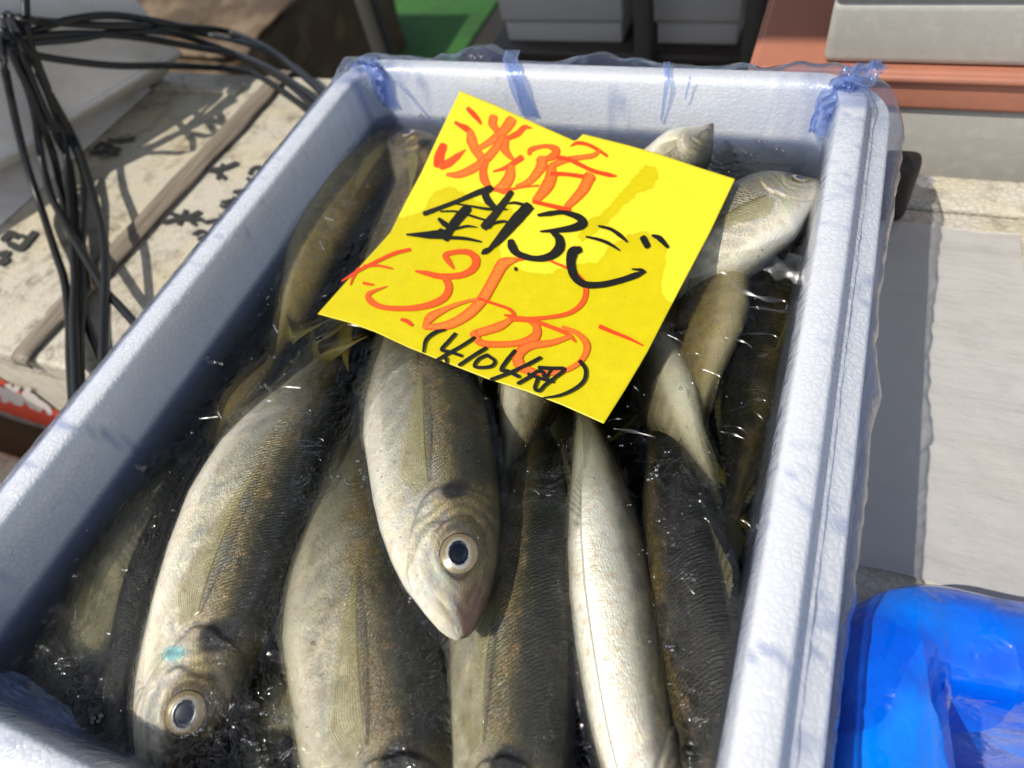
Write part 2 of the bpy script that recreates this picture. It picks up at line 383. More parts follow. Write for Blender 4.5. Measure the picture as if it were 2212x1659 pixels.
prof = [(-0.010, BOT), (-0.006, BOT + 0.004), (-0.0005, -0.004), (0.0006, -0.0012), (0.0022, 0.0), (0.0135, 0.0), (0.0152, -0.0010), (0.0158, -0.0030),
        (0.0160, -0.0085), (0.0172, -0.0095), (0.0282, -0.0100), (0.0297, -0.0115), (0.0302, -0.0140), (0.0300, -0.050), (0.0270, -0.126), (0.024, -0.128)]
V, F, n = sweep(prof)
F.append(tuple(range((len(prof) - 1) * n, len(prof) * n))[::-1])
fb = link('body', mesh(V, F), M['foam'])
froot = empty('foam_fish_box', ((IX0 + IX1) / 2, (IY0 + IY1) / 2, -0.128))
tag(froot, 'white foam box full of fish and water, blue plastic film over its rim', 'box')
adopt(fb, froot)
md = fb.modifiers.new('s', 'EDGE_SPLIT'); md.split_angle = math.radians(50)

# ---- the liner
def liner():
    prof = [(-0.0120, BOT + 0.0016), (-0.0085, BOT + 0.006), (-0.0062, -0.07), (-0.0048, -0.045), (-0.0044, -0.0385), (-0.0042, -0.0345), (-0.0031, -0.014), (-0.0026, -0.007),
            (-0.0008, -0.0015), (0.001, 0.0012), (0.0045, 0.0016), (0.009, 0.0016), (0.0135, 0.0015), (0.0163, 0.0004), (0.0175, -0.003), (0.019, -0.006),
            (0.0225, -0.0082), (0.0265, -0.0084), (0.0300, -0.0088), (0.0322, -0.0115), (0.0335, -0.018), (0.0340, -0.03), (0.0350, -0.045), (0.0365, -0.06), (0.038, -0.073)]
    ns = 120; nc = 26
    V, F, n = sweep(prof, nc=nc, ns=ns, r=0.016)
    V = V.copy(); cx = (IX0 + IX1) / 2; cy = (IY0 + IY1) / 2
    K = len(prof); fold = np.zeros(len(V))
    base = loop(0, 0, 0.016, nc, ns)
    # outward direction for each loop position
    out = loop(0.02, 0, 0.016, nc, ns) - loop(0.0, 0, 0.016, nc, ns)
    out /= np.linalg.norm(out, axis=1)[:, None]
    d = np.concatenate([[0], np.cumsum(np.linalg.norm(np.diff(base, axis=0), axis=1))])
    corners = np.array([[IX0, IY0], [IX1, IY0], [IX0, IY1], [IX1, IY1]])
    for k in range(K):
        o_, z_ = prof[k]
        for i in range(n):
            p = V[k * n + i]
            s = d[i]
            cd = min(np.linalg.norm(corners - p[:2], axis=1))
            cw = math.exp(-(cd / 0.035) ** 2)
            far = max(0.0, min(1.0, (p[1] - IY1 + 0.004) / 0.006))
            ww = mnoise.noise(Vector((s * 60, k * 0.25, 3.1))) ; w2 = mnoise.noise(Vector((s * 170, k * 0.5, 9.1)))
            amp = 0.0006 + 0.0012 * cw
            if 9 <= k <= 12: amp *= 0.5
            if k >= 13: amp = 0.0010 + 0.0022 * cw
            if k >= 19: amp = 0.0022 + 0.003 * cw
            dn = (abs(ww) * 1.0 + 0.35 * w2) * amp
            if k < 9: dn = -abs(dn) * 0.9
            p[:2] += out[i, :2] * (dn if k != 9 else dn * .3)
            if 9 <= k <= 13: p[2] += abs(dn) * 0.9
            # loose billow standing behind the far rim
            if far > 0 and k >= 12:
                bl = max(0.0, 0.30 + mnoise.noise(Vector((p[0] * 13 + 2.7, 4.0, 0.3))) * 1.1 + 0.25 * mnoise.noise(Vector((p[0] * 60, 1.0, 0.3))))
                bl *= 1.0 + 1.2 * math.exp(-((p[0] + 0.235) / 0.045) ** 2)
                env = math.sin(math.pi * min(1, (k - 12) / 11.0))
                fold_b = 0.34; p[1] += 0.013 * bl * env * far; p[2] += 0.0175 * bl * math.sin(math.pi * min(1, (k - 11.5) / 8.0)) * far if k < 20 else 0.002 * bl
            right = max(0.0, min(1.0, (p[0] - IX1 - 0.024) / 0.006))
            if right > 0 and k >= 17:
                bl = max(0.0, mnoise.noise(Vector((p[1] * 15 + 5.1, 2.0, 0.3))) * 1.3 + 0.2) * (1.0 if p[1] > 0.2 else 0.35)
                p[0] += 0.007 * bl * right * min(1, (k - 16) / 4)
            fold[k * n + i] = max(0.22 * far if 13 <= k else 0.0, 0.16 if k >= 18 else 0.0, 0.6 * cw * (0.5 + 0.9 * mnoise.noise(Vector((s * 130, k * 0.2, 5.5))))) 
            if k <= 4: fold[k * n + i] = max(fold[k * n + i], (1.0, 1.0, 1.0, 1.0, 0.85)[k])  # below the waterline the tint is darkened to make deep water look dark
            # fine crease lines running over the rim
            q = mnoise.noise(Vector((s * 34 + 1.3 * mnoise.noise(Vector((k * .13, s * 5, 0))), k * 0.06, 7.7)))
            fold[k * n + i] = max(fold[k * n + i], 0.6 * math.exp(-(q / 0.025) ** 2) * (0.25 + 0.75 * max(0, mnoise.noise(Vector((s * 11, 1, 1))) + .35)))
    F = F[:-1] + [tuple(range(n))]
    me = mesh(V, F); fattr(me, 'fold', fold)
    return link('film', me, M['liner'])
lroot = empty('plastic_liner', ((IX0 + IX1) / 2, (IY0 + IY1) / 2, BOT + 0.001))
tag(lroot, 'clear bluish plastic bag lining the foam fish box, wrinkled over its rim', 'plastic bag')
adopt(liner(), lroot)

def fold_strip(path, w0, w1, name='fold'):
    """a doubled band of the liner: a ribbon laid on the inner wall and over the rim"""
    P = crom(path, 30); V = []; F = []; fo = []
    T = np.gradient(P, axis=0)
    for i, p in enumerate(P):
        s = i / 29.0; w = w0 + (w1 - w0) * s
        a = np.array([1.0, 0, 0]) if abs(T[i][0]) < 0.9 * np.linalg.norm(T[i]) else np.array([0, 1.0, 0])
        for j in range(5):
            q = (j / 4 - 0.5) * w
            V.append(p + a * q + np.array([0, -0.0005 - 0.0004 * math.sin(j * 1.7 + i * .4), 0.0004])); fo.append(0.25 if 0 < j < 4 else 0.9)
    me = mesh(V, grid_faces(30, 5)); fattr(me, 'fold', fo)
    o = link(name, me, M['fold']); adopt(o, lroot); return o
def wallp(px, py): return hit(px, py, IY1 - 0.0035, 1)
def rimp(px, py): return hit(px, py, 0.0032, 2)
fold_strip([rimp(1100, 116) + np.array([0, .008, -.002]), rimp(1103, 128), rimp(1108, 146), wallp(1112, 165), wallp(1125, 205), wallp(1146, 252)], 0.011, 0.013)
fold_strip([rimp(1441, 134), rimp(1441, 150), wallp(1441, 172), wallp(1437, 210), wallp(1428, 262)], 0.0045, 0.0015)
fold_strip([rimp(797, 124), rimp(800, 140), wallp(815, 165), wallp(828, 200), wallp(845, 232)], 0.016, 0.014)
fold_strip([wallp(1492, 165), wallp(1485, 195), wallp(1480, 215)], 0.0015, 0.001)
fold_strip([wallp(862, 180), wallp(905, 230), wallp(935, 262)], 0.002, 0.0008)
# crumpled corner pleats, far right
def crumple(path, wid, amp, seed, name='gathered_fold'):
    P = crom(path, 46); V = []; fo = []
    T = np.gradient(P, axis=0); T /= np.linalg.norm(T, axis=1)[:, None]
    for i, p in enumerate(P):
        s = i / 45; w = wid * (0.55 + 0.45 * math.sin(math.pi * min(1, s * 1.1 + .1)))
        side = np.cross(T[i], np.array([0.45, 0.6, 0.6])); side /= np.linalg.norm(side)
        up = np.cross(side, T[i])
        if up[2] < 0: up = -up
        for j in range(19):
            q = j / 18 - 0.5
            h = amp * (abs(mnoise.noise(Vector((q * 9 + seed, s * 4, seed)))) * 1.6 + 0.35 * mnoise.noise(Vector((q * 22, s * 14, seed))) - 1.4 * q * q)
            V.append(p + side * q * w + up * (0.0012 + h)); fo.append(min(1, 0.15 + 1.2 * abs(mnoise.noise(Vector((q * 12 + seed, s * 6, 2))))))
    me = mesh(V, grid_faces(46, 19)); fattr(me, 'fold', fo)
    o = link(name, me, M['fold']); adopt(o, lroot)
crumple([rimp(1905, 150), rimp(1870, 162), rimp(1838, 182), hit(1800, 210, IY1 - .006, 1), hit(1782, 245, IY1 - .008, 1), hit(1768, 285, IY1 - .010, 1)], 0.020, 0.006, 1.7)
crumple([rimp(1846, 178), hit(1815, 215, -0.006), hit(1800, 262, -0.022), hit(1785, 330, -0.034)], 0.012, 0.004, 4.2)
crumple([rimp(760, 150), rimp(785, 142), rimp(812, 148), wallp(822, 176), wallp(830, 215)], 0.012, 0.0035, 8.8)
crumple([hit(-20, 1480, WATER + .002), hit(60, 1530, WATER + .003), hit(130, 1590, WATER + .004), hit(200, 1650, WATER + .006)], 0.022, 0.004, 6.1)

# ------------------------------------------------------------------ fish
UU = [0, .008, .02, .05, .10, .16, .22, .28, .36, .45, .55, .65, .75, .84, .92, 1]
DD = [.03, .07, .115, .20, .295, .37, .41, .435, .44, .45, .425, .37, .28, .18, .10, .075]
VV = [.035, .08, .13, .215, .32, .40, .455, .49, .52, .55, .52, .43, .31, .19, .10, .075]
WW = [.06, .14, .22, .38, .58, .74, .84, .90, .97, 1, .95, .83, .65, .45, .28, .18]
class Fish:
    def __init__(s, pts, H, W, roll=0.0, dside=1, roll_end=None, kind='jack', seed=0):
        dz = {10: .013, 11: .008, 1: .0025, 2: -.001, 3: -.0035, 4: -.005, 5: -.0015, 6: -.002, 12: 0, 13: 0, 14: -.001, 15: 0, 16: 0, 17: 0, 7: 0, 8: 0, 9: -.002, 18: 0, 19: 0}.get(seed, -.004)
        pts = [(a, b, z + dz) for a, b, z in pts]
        """pts: centre line from snout to tail base as (photo x, photo y, height)"""
        s.P = np.array([hit(a, b, z) for a, b, z in pts]); s.H = H; s.W = W; s.kind = kind; s.seed = seed
        s.roll = math.radians(roll); s.roll2 = s.roll if roll_end is None else math.radians(roll_end); s.ds = dside
        s.N = 400; s.S = crom(s.P, s.N)
        for _ in range(12): s.S[1:-1] = (s.S[:-2] + s.S[1:-1] * 2 + s.S[2:]) / 4
        T = np.gradient(s.S, axis=0); s.T = T / np.linalg.norm(T, axis=1)[:, None]
        s.L = np.sum(np.linalg.norm(np.diff(s.S, axis=0), axis=1))
    def frame(s, u):
        i = np.clip(u, 0, 1) * (s.N - 1); a = np.floor(i).astype(int); a = np.minimum(a, s.N - 2); f = (i - a)[..., None]
        c = s.S[a] * (1 - f) + s.S[a + 1] * f; T = s.T[a] * (1 - f) + s.T[a + 1] * f
        ov = (np.maximum(u - 1, 0) * s.L)[..., None]; c = c + T * ov
        Sd = np.cross(T, np.array([0, 0, 1.0])); Sd /= np.linalg.norm(Sd, axis=-1, keepdims=True); Sd = Sd * s.ds
        Z = np.cross(Sd, T); Z *= np.sign(Z[..., 2:3])
        r = (s.roll + (s.roll2 - s.roll) * np.clip(u, 0, 1))[..., None]
        D = np.cos(r) * Sd + np.sin(r) * Z; Nn = -np.sin(r) * Sd + np.cos(r) * Z
        return c, T, D, Nn
    def prof(s, u):
        k = s.kind
        U = np.interp(u, UU, UU); d = np.interp(U, UU, DD); v = np.interp(U, UU, VV); w = np.interp(U, UU, WW)
        if k == 'long':
            d = d ** 0.9; v = v ** 0.95 * 0.95; w = w ** 0.85; tp = 0.42 + 0.58 * sstep(0.0, 0.22, u); d = d * tp; v = v * tp; w = w * tp
        return d * s.H, v * s.H, w * s.W
    def ug(s, vn, th):
        return 0.226 - 0.075 * (vn - 0.22) ** 2 - 0.055 * np.maximum(0, -vn) + 0.003 * np.sin(vn * 7 + s.seed) + 0.0012 * np.sin(vn * 19 + 2 * s.seed)
    def upre(s, vn, th):
        return 0.166 - 0.042 * (vn - 0.1) ** 2 - 0.03 * np.maximum(0, -vn - .1) + 0.005 * np.sin(vn * 9 + 1 + s.seed)
    def surf(s, u, th):
        """u along the body, th around it (0 = dorsal edge, pi/2 = the upper flank, pi = belly)"""
        u, th = np.broadcast_arrays(u, th)
        d, v, w = s.prof(u); c, T, D, Nn = s.frame(u)
        cy = np.cos(th); sy = np.sin(th)
        y = np.where(cy > 0, d * cy, v * cy)
        vn = cy
        nrm = np.sign(sy) * np.abs(sy) ** 0.92 * w
        side = np.abs(sy)
        L = s.L
        # gill cover plate and its edge, cheek plate, jaw
        ug = s.ug(vn, th)
        g = (sstep(0.09, 0.20, u) * (1 - sstep(ug - 0.003, ug + 0.004, u))) * side
        nrm = nrm + np.sign(sy) * g * 0.0060 * L
        up = s.upre(vn, th)
        g2 = (sstep(0.09, 0.155, u) * (1 - sstep(up - 0.003, up + 0.004, u))) * side * (vn < 0.62)
        nrm = nrm + np.sign(sy) * g2 * 0.0030 * L
        # eye socket
        de = np.sqrt(((u - 0.112) * L / (0.036 * L)) ** 2 + ((vn - 0.30) * s.H * 0.42 / (0.036 * L)) ** 2)
        nrm = nrm + np.sign(sy) * side * L * (0.0052 * np.exp(-((de - 1.22) / 0.22) ** 2) - 0.004 * np.exp(-(de / 0.8) ** 4))
        rip = np.sin(de * 9.5 + 2.2 * np.sin(vn * 6 + s.seed) + u * 60) * np.exp(-((de - 2.1) / 0.75) ** 2)
        nrm = nrm + np.sign(sy) * side * L * 0.0007 * rip * (u < 0.212)
        vl = 0.34 - 0.34 * sstep(0.28, 0.56, u)
        nrm = nrm + np.sign(sy) * side * 0.0022 * L * np.exp(-((vn - vl) / 0.055) ** 2) * sstep(0.42, 0.55, u) * (0.45 + 0.55 * np.sin(u * 520))
        # mouth line and upper jaw plate
        vm = -0.02 - 7.0 * u
        dm = np.abs(vn - vm) * np.clip(d + v, 0.001, 1) * 0.5
        mm = np.exp(-(dm / (0.0032 * L)) ** 2) * (1 - sstep(0.05, 0.075, u)) * side
        nrm = nrm - np.sign(sy) * mm * 0.0055 * L
        y = y + np.where((vn < vm) & (u < 0.05), -0.004 * L * (1 - u / 0.05), 0)
        return c + D * y[..., None] + Nn * nrm[..., None], D, Nn
    def pigment(s, u, vn, P):
        def lerp(a, b, t): return np.array(a) * (1 - t[..., None]) + np.array(b) * t[..., None]
        nz = vnoise(P, 70, s.seed); nz2 = vnoise(P, 260, s.seed + 3)
        v = vn + 0.10 * nz + 0.03 * nz2
        if s.kind in ('jack', 'dark', 'pale', 'gold'):
            back = (0.018, 0.024, 0.010); mid = (0.12, 0.112, 0.055); flank = (0.70, 0.69, 0.60); belly = (0.86, 0.82, 0.74)
            if s.kind == 'dark': mid = (0.07, 0.062, 0.035); flank = (0.12, 0.11, 0.07); belly = (0.28, 0.26, 0.18); back = (0.02, 0.02, 0.012)
            if s.kind == 'pale': belly = (0.86, 0.84, 0.76); flank = (0.66, 0.63, 0.52)
            if s.kind == 'gold': belly = (0.60, 0.54, 0.36); flank = (0.50, 0.40, 0.14); mid = (0.30, 0.22, 0.06)
        else:
            back = (0.03, 0.04, 0.04); mid = (0.30, 0.30, 0.25); flank = (0.70, 0.69, 0.60); belly = (0.86, 0.85, 0.79)
        c = lerp(belly, flank, sstep(-0.85, -0.30, v))
        c = c * (1 - sstep(-0.22, 0.36, v))[..., None] + np.array(mid) * sstep(-0.22, 0.36, v)[..., None]
        k = sstep(0.18, 0.80, v)[..., None]; c = c * (1 - k) + np.array(back) * k
        mus = 0.5 + 0.5 * np.sin(u * 95 + 9 * np.abs(vn) + 3 * nz)
        c = c * (1 - 0.20 * (mus * (np.abs(vn + 0.1) < 0.5) * sstep(0.28, 0.34, u)))[..., None]
        # golden wash along the side of head and back, rosy patches
        gw = np.exp(-((vn - 0.12) / 0.22) ** 2) * sstep(-0.1, 0.4, nz + 0.25) * (0.45 if s.kind != 'long' else 0.12)
        c = c * (1 - gw[..., None]) + np.array((0.56, 0.42, 0.17)) * gw[..., None]
        rp = np.clip(nz2 * 1.6 - 0.25, 0, 1) * 0.45 * (vn < 0.5)
        c = c * (1 - rp[..., None]) + np.array((0.50, 0.30, 0.19)) * rp[..., None]
        head = 1 - sstep(0.20, 0.245, u)
        hd = head * sstep(-0.2, 0.5, v) * (0.35 if s.kind != 'long' else 0.1)
        c = c * (1 - hd[..., None]) + np.array((0.26, 0.20, 0.09)) * hd[..., None]
        Hh = s.H * 0.5
        def spot(u0, v0, ru, rv=None):
            rv = ru if rv is None else rv
            return np.exp(-((((u - u0) * s.L / ru) ** 2 + ((vn - v0) * Hh / rv) ** 2)) ** 2.6)
        # seams of the gill cover and cheek
        ug = s.ug(vn, np.arccos(np.clip(vn, -1, 1)))
        k = (0.5 * np.exp(-((u - ug - 0.005) / 0.0035) ** 2) * (np.abs(vn) < 0.92))[..., None]; c = c * (1 - k) + np.array((0.10, 0.085, 0.05)) * k
        up = s.upre(vn, 0)
        k = (0.22 * np.exp(-((u - up - 0.004) / 0.0035) ** 2) * (vn < 0.5))[..., None]; c = c * (1 - k) + np.array((0.13, 0.11, 0.07)) * k
        vm = -0.02 - 7.0 * u
        k = (0.6 * np.exp(-((vn - vm) / 0.08) ** 2) * (1 - sstep(0.05, 0.075, u)))[..., None]; c = c * (1 - k) + np.array((0.03, 0.02, 0.015)) * k
        k = (0.93 * (1 - sstep(0.025, 0.095, u + 0.012 * nz)) * sstep(-0.30, 0.10, vn))[..., None]; c = c * (1 - k) + np.array((0.10, 0.05, 0.03)) * k
        de = np.sqrt(((u - 0.112) * s.L / (0.036 * s.L)) ** 2 + ((vn - 0.30) * s.H * 0.42 / (0.036 * s.L)) ** 2)
        k = (0.75 * np.exp(-((de - 1.05) / 0.22) ** 2))[..., None]; c = c * (1 - k) + np.array((0.05, 0.038, 0.018)) * k
        rip = np.clip(np.sin(de * 9.5 + 2.2 * np.sin(vn * 6 + s.seed) + u * 60) * np.exp(-((de - 2.0) / 0.8) ** 2), -1, 1)
        c = c * (1 + 0.22 * rip * (u < 0.212))[..., None]
        # blue-green flash on the gill edge
        k = (spot(0.188, -0.22, 0.011 * s.L, 0.024 * s.L) * 0.9)[..., None]
        if s.seed == 1: c = c * (1 - k) + np.array((0.20, 0.72, 0.80)) * k
        elif s.kind == 'jack': c = c * (1 - k * .25) + np.array((0.45, 0.60, 0.68)) * k * .25
        # lateral line
        vl = 0.34 - 0.34 * sstep(0.28, 0.56, u)
        k = (0.55 * np.exp(-((vn - vl) / (0.02 + 0.05 * sstep(.5, .7, u))) ** 2) * (u > 0.27))[..., None]; c = c * (1 - k) + np.array((0.34, 0.30, 0.16)) * k
        if s.kind != 'long':
            k = spot(0.217, 0.38, (0.024 + 0.003 * math.sin(s.seed * 2.3)) * s.L, (0.034 + 0.005 * math.cos(s.seed * 1.7)) * s.L)[..., None]; c = c * (1 - 0.98 * k) + np.array((0.004, 0.004, 0.004)) * 0.98 * k
        c = 1.13 * np.clip(c, 0.001, 1) ** (1.22 if s.kind != 'long' else 1.1)
        return np.clip(c, 0.003, 0.90)
    def build(s, label, nu=230, nth=110, group='horse mackerel lying in the icy water of the foam box', fins=('pec', 'dor', 'anal', 'tail'), eye=True, pec_lift=1.0, finop=0.24, name='horse_mackerel'):
        uu = np.concatenate([np.linspace(0, 0.30, int(nu * 0.48), endpoint=False), np.linspace(0.30, 1.0, nu - int(nu * 0.48))])
        th = np.linspace(0, 2 * math.pi, nth, endpoint=False)
        U, TH = np.meshgrid(uu, th, indexing='ij')
        P, D, Nn = s.surf(U, TH); V = P.reshape(-1, 3)
        F = [f[::-1] for f in grid_faces(nu, nth, wrap_m=True)] if s.ds > 0 else grid_faces(nu, nth, wrap_m=True)
        a = tuple(range(nth)); b = tuple((nu - 1) * nth + j for j in range(nth))
        F.append(a if s.ds > 0 else a[::-1]); F.append(b[::-1] if s.ds > 0 else b)
        me = mesh(V, F)
        vn = np.cos(TH).ravel(); u = U.ravel(); side = np.sign(np.sin(TH)).ravel()
        cattr(me, 'pigment', s.pigment(u, vn, V))
        vattr(me, 'skin_cm', np.stack([u * s.L * 100, vn * s.H * 50, side * 4 + s.seed * 3.3], 1))
        fattr(me, 'stria', np.clip(sstep(-0.25, 0.15, vn) * sstep(0.21, 0.30, u), 0, 1))
        fattr(me, 'irid', np.clip((1 - sstep(0.1, 0.5, vn)) * (0.30 + 0.35 * (1 - sstep(0.20, 0.26, u))), 0, 1) * (0.35 if s.kind == 'dark' else 1.0))
        fattr(me, 'tone', sstep(-0.75, -0.1, vn) * (1.0 if s.kind != 'long' else 0.45))
        fattr(me, 'metal', 0.45 + 0.42 * np.exp(-((vn - 0.0) / 0.5) ** 2))
        loc = s.S[200].copy()
        root = empty(name, loc); tag(root, label, 'fish', group)
        adopt(link('body', me, M['skin']), root)
        if eye: s.eye(root)
        if 'pec' in fins: s.pectoral(root, pec_lift, finop)
        if 'dor' in fins: s.edge_fin(root, 'dorsal_fin', 0.46, 0.95, 0.045, +1, finop)
        if 'anal' in fins: s.edge_fin(root, 'anal_fin', 0.56, 0.95, 0.040, -1, finop)
        if 'tail' in fins: s.tail(root, finop)
        s.root = root
        return root
    def eye(s, root):
        r = 0.0345 * s.L if s.kind != 'long' else 0.030 * s.L
        th0 = math.acos(0.30); 
        p, D, Nn = s.surf(np.array([0.112]), np.array([th0])); p = p[0]
        e = 1e-3
        pu = s.surf(np.array([0.112 + 0.03]), np.array([th0]))[0][0] - s.surf(np.array([0.112 - 0.03]), np.array([th0]))[0][0]
        pt = s.surf(np.array([0.112]), np.array([th0 + .3]))[0][0] - s.surf(np.array([0.112]), np.array([th0 - .3]))[0][0]
        a = pu / np.linalg.norm(pu); nn = np.cross(pu, pt); nn /= np.linalg.norm(nn)
        if nn @ Nn[0] < 0: nn = -nn
        b = np.cross(nn, a)
        V = []; col = []; met = []; nr = 26; na = 48
        for i in range(nr):
            q = i / (nr - 1)
            for j in range(na):
                an = 2 * math.pi * j / na
                h = 0.34 * r * math.sqrt(max(0, 1 - (q * 0.98) ** 2)) + (0.035 * r * math.exp(-((q - 0.50) / 0.06) ** 2))
                V.append(p + a * q * r * math.cos(an) + b * q * r * 0.95 * math.sin(an) + nn * (h - 0.05 * r))
                dx = q * math.cos(an); dy = q * math.sin(an) 
                pu_ = math.sqrt((dx / 0.54) ** 2 + (dy / 0.46) ** 2)
                w = 0.5 + 0.5 * mnoise.noise(Vector((dx * 4, dy * 4, s.seed)))
                if pu_ < 1: c = (0.006, 0.009, 0.018)
                elif pu_ < 1.28: c = (0.40, 0.38, 0.32)
                elif q < 0.86: c = (0.20 + .16 * w, 0.155 + .12 * w, 0.08 + .07 * w)
                else: c = (0.07, 0.055, 0.035)
                col.append(c); met.append(0 if pu_ < 1 else 0.6)
        me = mesh(V, grid_faces(nr, na, wrap_m=True)); cattr(me, 'pigment', col); fattr(me, 'metal', met)
        bmx = bmesh.new(); bmx.from_mesh(me); bmesh.ops.remove_doubles(bmx, verts=bmx.verts, dist=1e-7)
        bmesh.ops.recalc_face_normals(bmx, faces=bmx.faces); bmx.to_mesh(me); bmx.free()
        o = link('eye', me, M['eye']); adopt(o, root)
    def pectoral(s, root, lift=1.0, op=0.3):
        nu_, nv = 60, 26; V = []; col = []; uv = []; opq = []
        for i in range(nu_):
            q = i / (nu_ - 1)
            u = 0.246 + 0.255 * q
            vc = -0.10 + 0.26 * q - 0.10 * q * q
            wv = 0.30 * (1 - q) ** 0.75 * (0.45 + 0.55 * sstep(0, 0.22, np.array(q))) + 0.004
            for j in range(nv):
                r = j / (nv - 1)
                vn = vc + 0.10 - wv * (1 - r) * 1.9
                th = math.acos(max(-0.98, min(0.98, vn)))
                p, D, Nn = s.surf(np.array([u - 0.02 * (1 - r) * (1 - q)]), np.array([th]))
                lf = 0.0009 + lift * 0.0035 * math.sin(math.pi * min(1, q * 1.0)) ** 0.8 * (0.3 + 0.7 * r) + 0.00018 * math.sin(r * 2 * math.pi * 14)
                V.append(p[0] + Nn[0] * lf)
                yel = (0.60, 0.54, 0.20) if r < 0.92 else (0.16, 0.13, 0.03)
                col.append(yel); uv.append((q, r * 13, 0)); opq.append(op - 0.02 + 0.35 * (r > 0.88))
        me = mesh(V, grid_faces(nu_, nv)); cattr(me, 'pigment', col); vattr(me, 'fin_uv', uv); fattr(me, 'opaq', opq)
        adopt(link('pectoral_fin', me, M['fin']), root)
    def edge_fin(s, root, name, u0, u1, hgt, sgn, op=0.3):
        n1, n2 = 60, 6; V = []; col = []; uv = []; opq = []
        for i in range(n1):
            q = i / (n1 - 1); u = np.array([u0 + (u1 - u0) * q])
            p, D, Nn = s.surf(u, np.array([0.0 if sgn > 0 else math.pi])); c, T, D2, N2 = s.frame(u)
            h = hgt * s.L * (0.35 + 0.65 * math.exp(-q * 5)) * (1 - sstep(0.93, 1.0, np.array(q)) * .9) * sstep(-0.02, 0.06, np.array(q))
            for j in range(n2):
                r = j / (n2 - 1)
                V.append(p[0] - sgn * D[0] * 0.001 + sgn * D[0] * h * r * 0.9 + T[0] * h * r * 0.6 + Nn[0] * 0.004 * r * math.sin(q * 5 + s.seed))
                col.append((0.30, 0.28, 0.16) if sgn > 0 else (0.50, 0.48, 0.38)); uv.append((r, q * 26, 0)); opq.append(op)
        me = mesh(V, grid_faces(n1, n2)); cattr(me, 'pigment', col); vattr(me, 'fin_uv', uv); fattr(me, 'opaq', opq)
        adopt(link(name, me, M['fin']), root)
    def tail(s, root, op=0.3):
        n1, n2 = 26, 29; V = []; col = []; uv = []; opq = []
        for i in range(n1):
            q = i / (n1 - 1)
            for j in range(n2):
                r = j / (n2 - 1) * 2 - 1
                ln = 0.055 + 0.145 * abs(r) ** 1.3
                u = np.array([1 - 0.01 + q * ln]); c, T, D, Nn = s.frame(u)
                y = r * s.H * (0.075 + q * 0.50 * (0.35 + .65 * abs(r)))
                V.append(c[0] + D[0] * y + Nn[0] * 0.003 * math.sin(q * 3 + r * 2 + s.seed) * q)
                col.append((0.42, 0.36, 0.06)); uv.append((q, r * 11, 0)); opq.append(op + 0.25)
        me = mesh(V, grid_faces(n1, n2)); cattr(me, 'pigment', col); vattr(me, 'fin_uv', uv); fattr(me, 'opaq', opq)
        adopt(link('tail_fin', me, M['fin']), root)

FISH = []
def fish(label, pts, H, W, roll=0, dside=1, kind='jack', seed=0, roll_end=None, **kw):
    f = Fish(pts, H, W, roll, dside, roll_end, kind, seed); f.build(label, **kw); FISH.append(f); return f
hi = dict(nu=300, nth=130)
lo = dict(nu=150, nth=70)
fish('plump silver horse mackerel at front left, head down, eye staring up, black gill spot',
     [(345, 1735, -.050), (392, 1560, -.048), (455, 1370, -.048), (520, 1170, -.047), (590, 1010, -.048), (665, 890, -.055), (735, 780, -.070), (790, 690, -.084)], 0.0690, 0.0185, roll=-6, seed=1, **hi)
fish('horse mackerel lying on top of the others, snout down, just below the yellow note',
     [(1002, 1378, -.020), (985, 1270, -.022), (965, 1160, -.025), (948, 1050, -.029), (935, 950, -.034), (920, 860, -.043), (905, 770, -.055), (890, 680, -.067), (875, 600, -.078)], 0.0690, 0.0170, roll=4, seed=2, **hi)
fish('wide horse mackerel, head cut off by the photo edge, directly below the topmost fish',
     [(850, 2110, -.046), (845, 1870, -.046), (827, 1640, -.047), (803, 1450, -.048), (785, 1290, -.050), (785, 1130, -.055), (810, 960, -.064), (840, 820, -.076)], 0.074, 0.0185, roll=2, seed=3, **hi)
fish('horse mackerel with broad dark striped back, between the topmost fish and the white bellied one',
     [(1085, 2070, -.046), (1092, 1830, -.046), (1100, 1620, -.047), (1110, 1430, -.048), (1122, 1260, -.049), (1140, 1110, -.052), (1165, 960, -.064), (1190, 850, -.078)], 0.0640, 0.0195, roll=24, seed=4, **hi)
fish('horse mackerel turned belly up, a long white wrinkled belly',
     [(1440, 1950, -.046), (1405, 1760, -.047), (1370, 1580, -.048), (1342, 1400, -.050), (1320, 1230, -.052), (1300, 1080, -.056), (1275, 950, -.062), (1250, 860, -.075)], 0.050, 0.0175, roll=-66, kind='pale', seed=5, pec_lift=.2, **hi)
fish('dark horse mackerel seen from its back, right of the white bellied one',
     [(1600, 1980, -.056), (1575, 1780, -.056), (1545, 1600, -.056), (1515, 1430, -.056), (1490, 1260, -.056), (1465, 1110, -.057), (1440, 980, -.060), (1415, 880, -.070)], 0.060, 0.0215, roll=62, kind='dark', seed=6, **hi)
fish('dim horse mackerel deep in the left front corner, golden head and clouded eye',
     [(40, 1530, -.072), (110, 1455, -.070), (185, 1350, -.067), (255, 1220, -.065), (330, 1105, -.065), (410, 1010, -.068), (500, 930, -.074)], 0.050, 0.016, roll=8, dside=-1, seed=7, **hi)
fish('dark back of a horse mackerel wedged against the left side of the plump front one',
     [(330, 1800, -.072), (322, 1600, -.066), (335, 1420, -.064), (365, 1260, -.064), (410, 1110, -.066), (465, 980, -.069), (530, 870, -.075)], 0.050, 0.016, roll=50, dside=-1, kind='dark', seed=8, **lo)
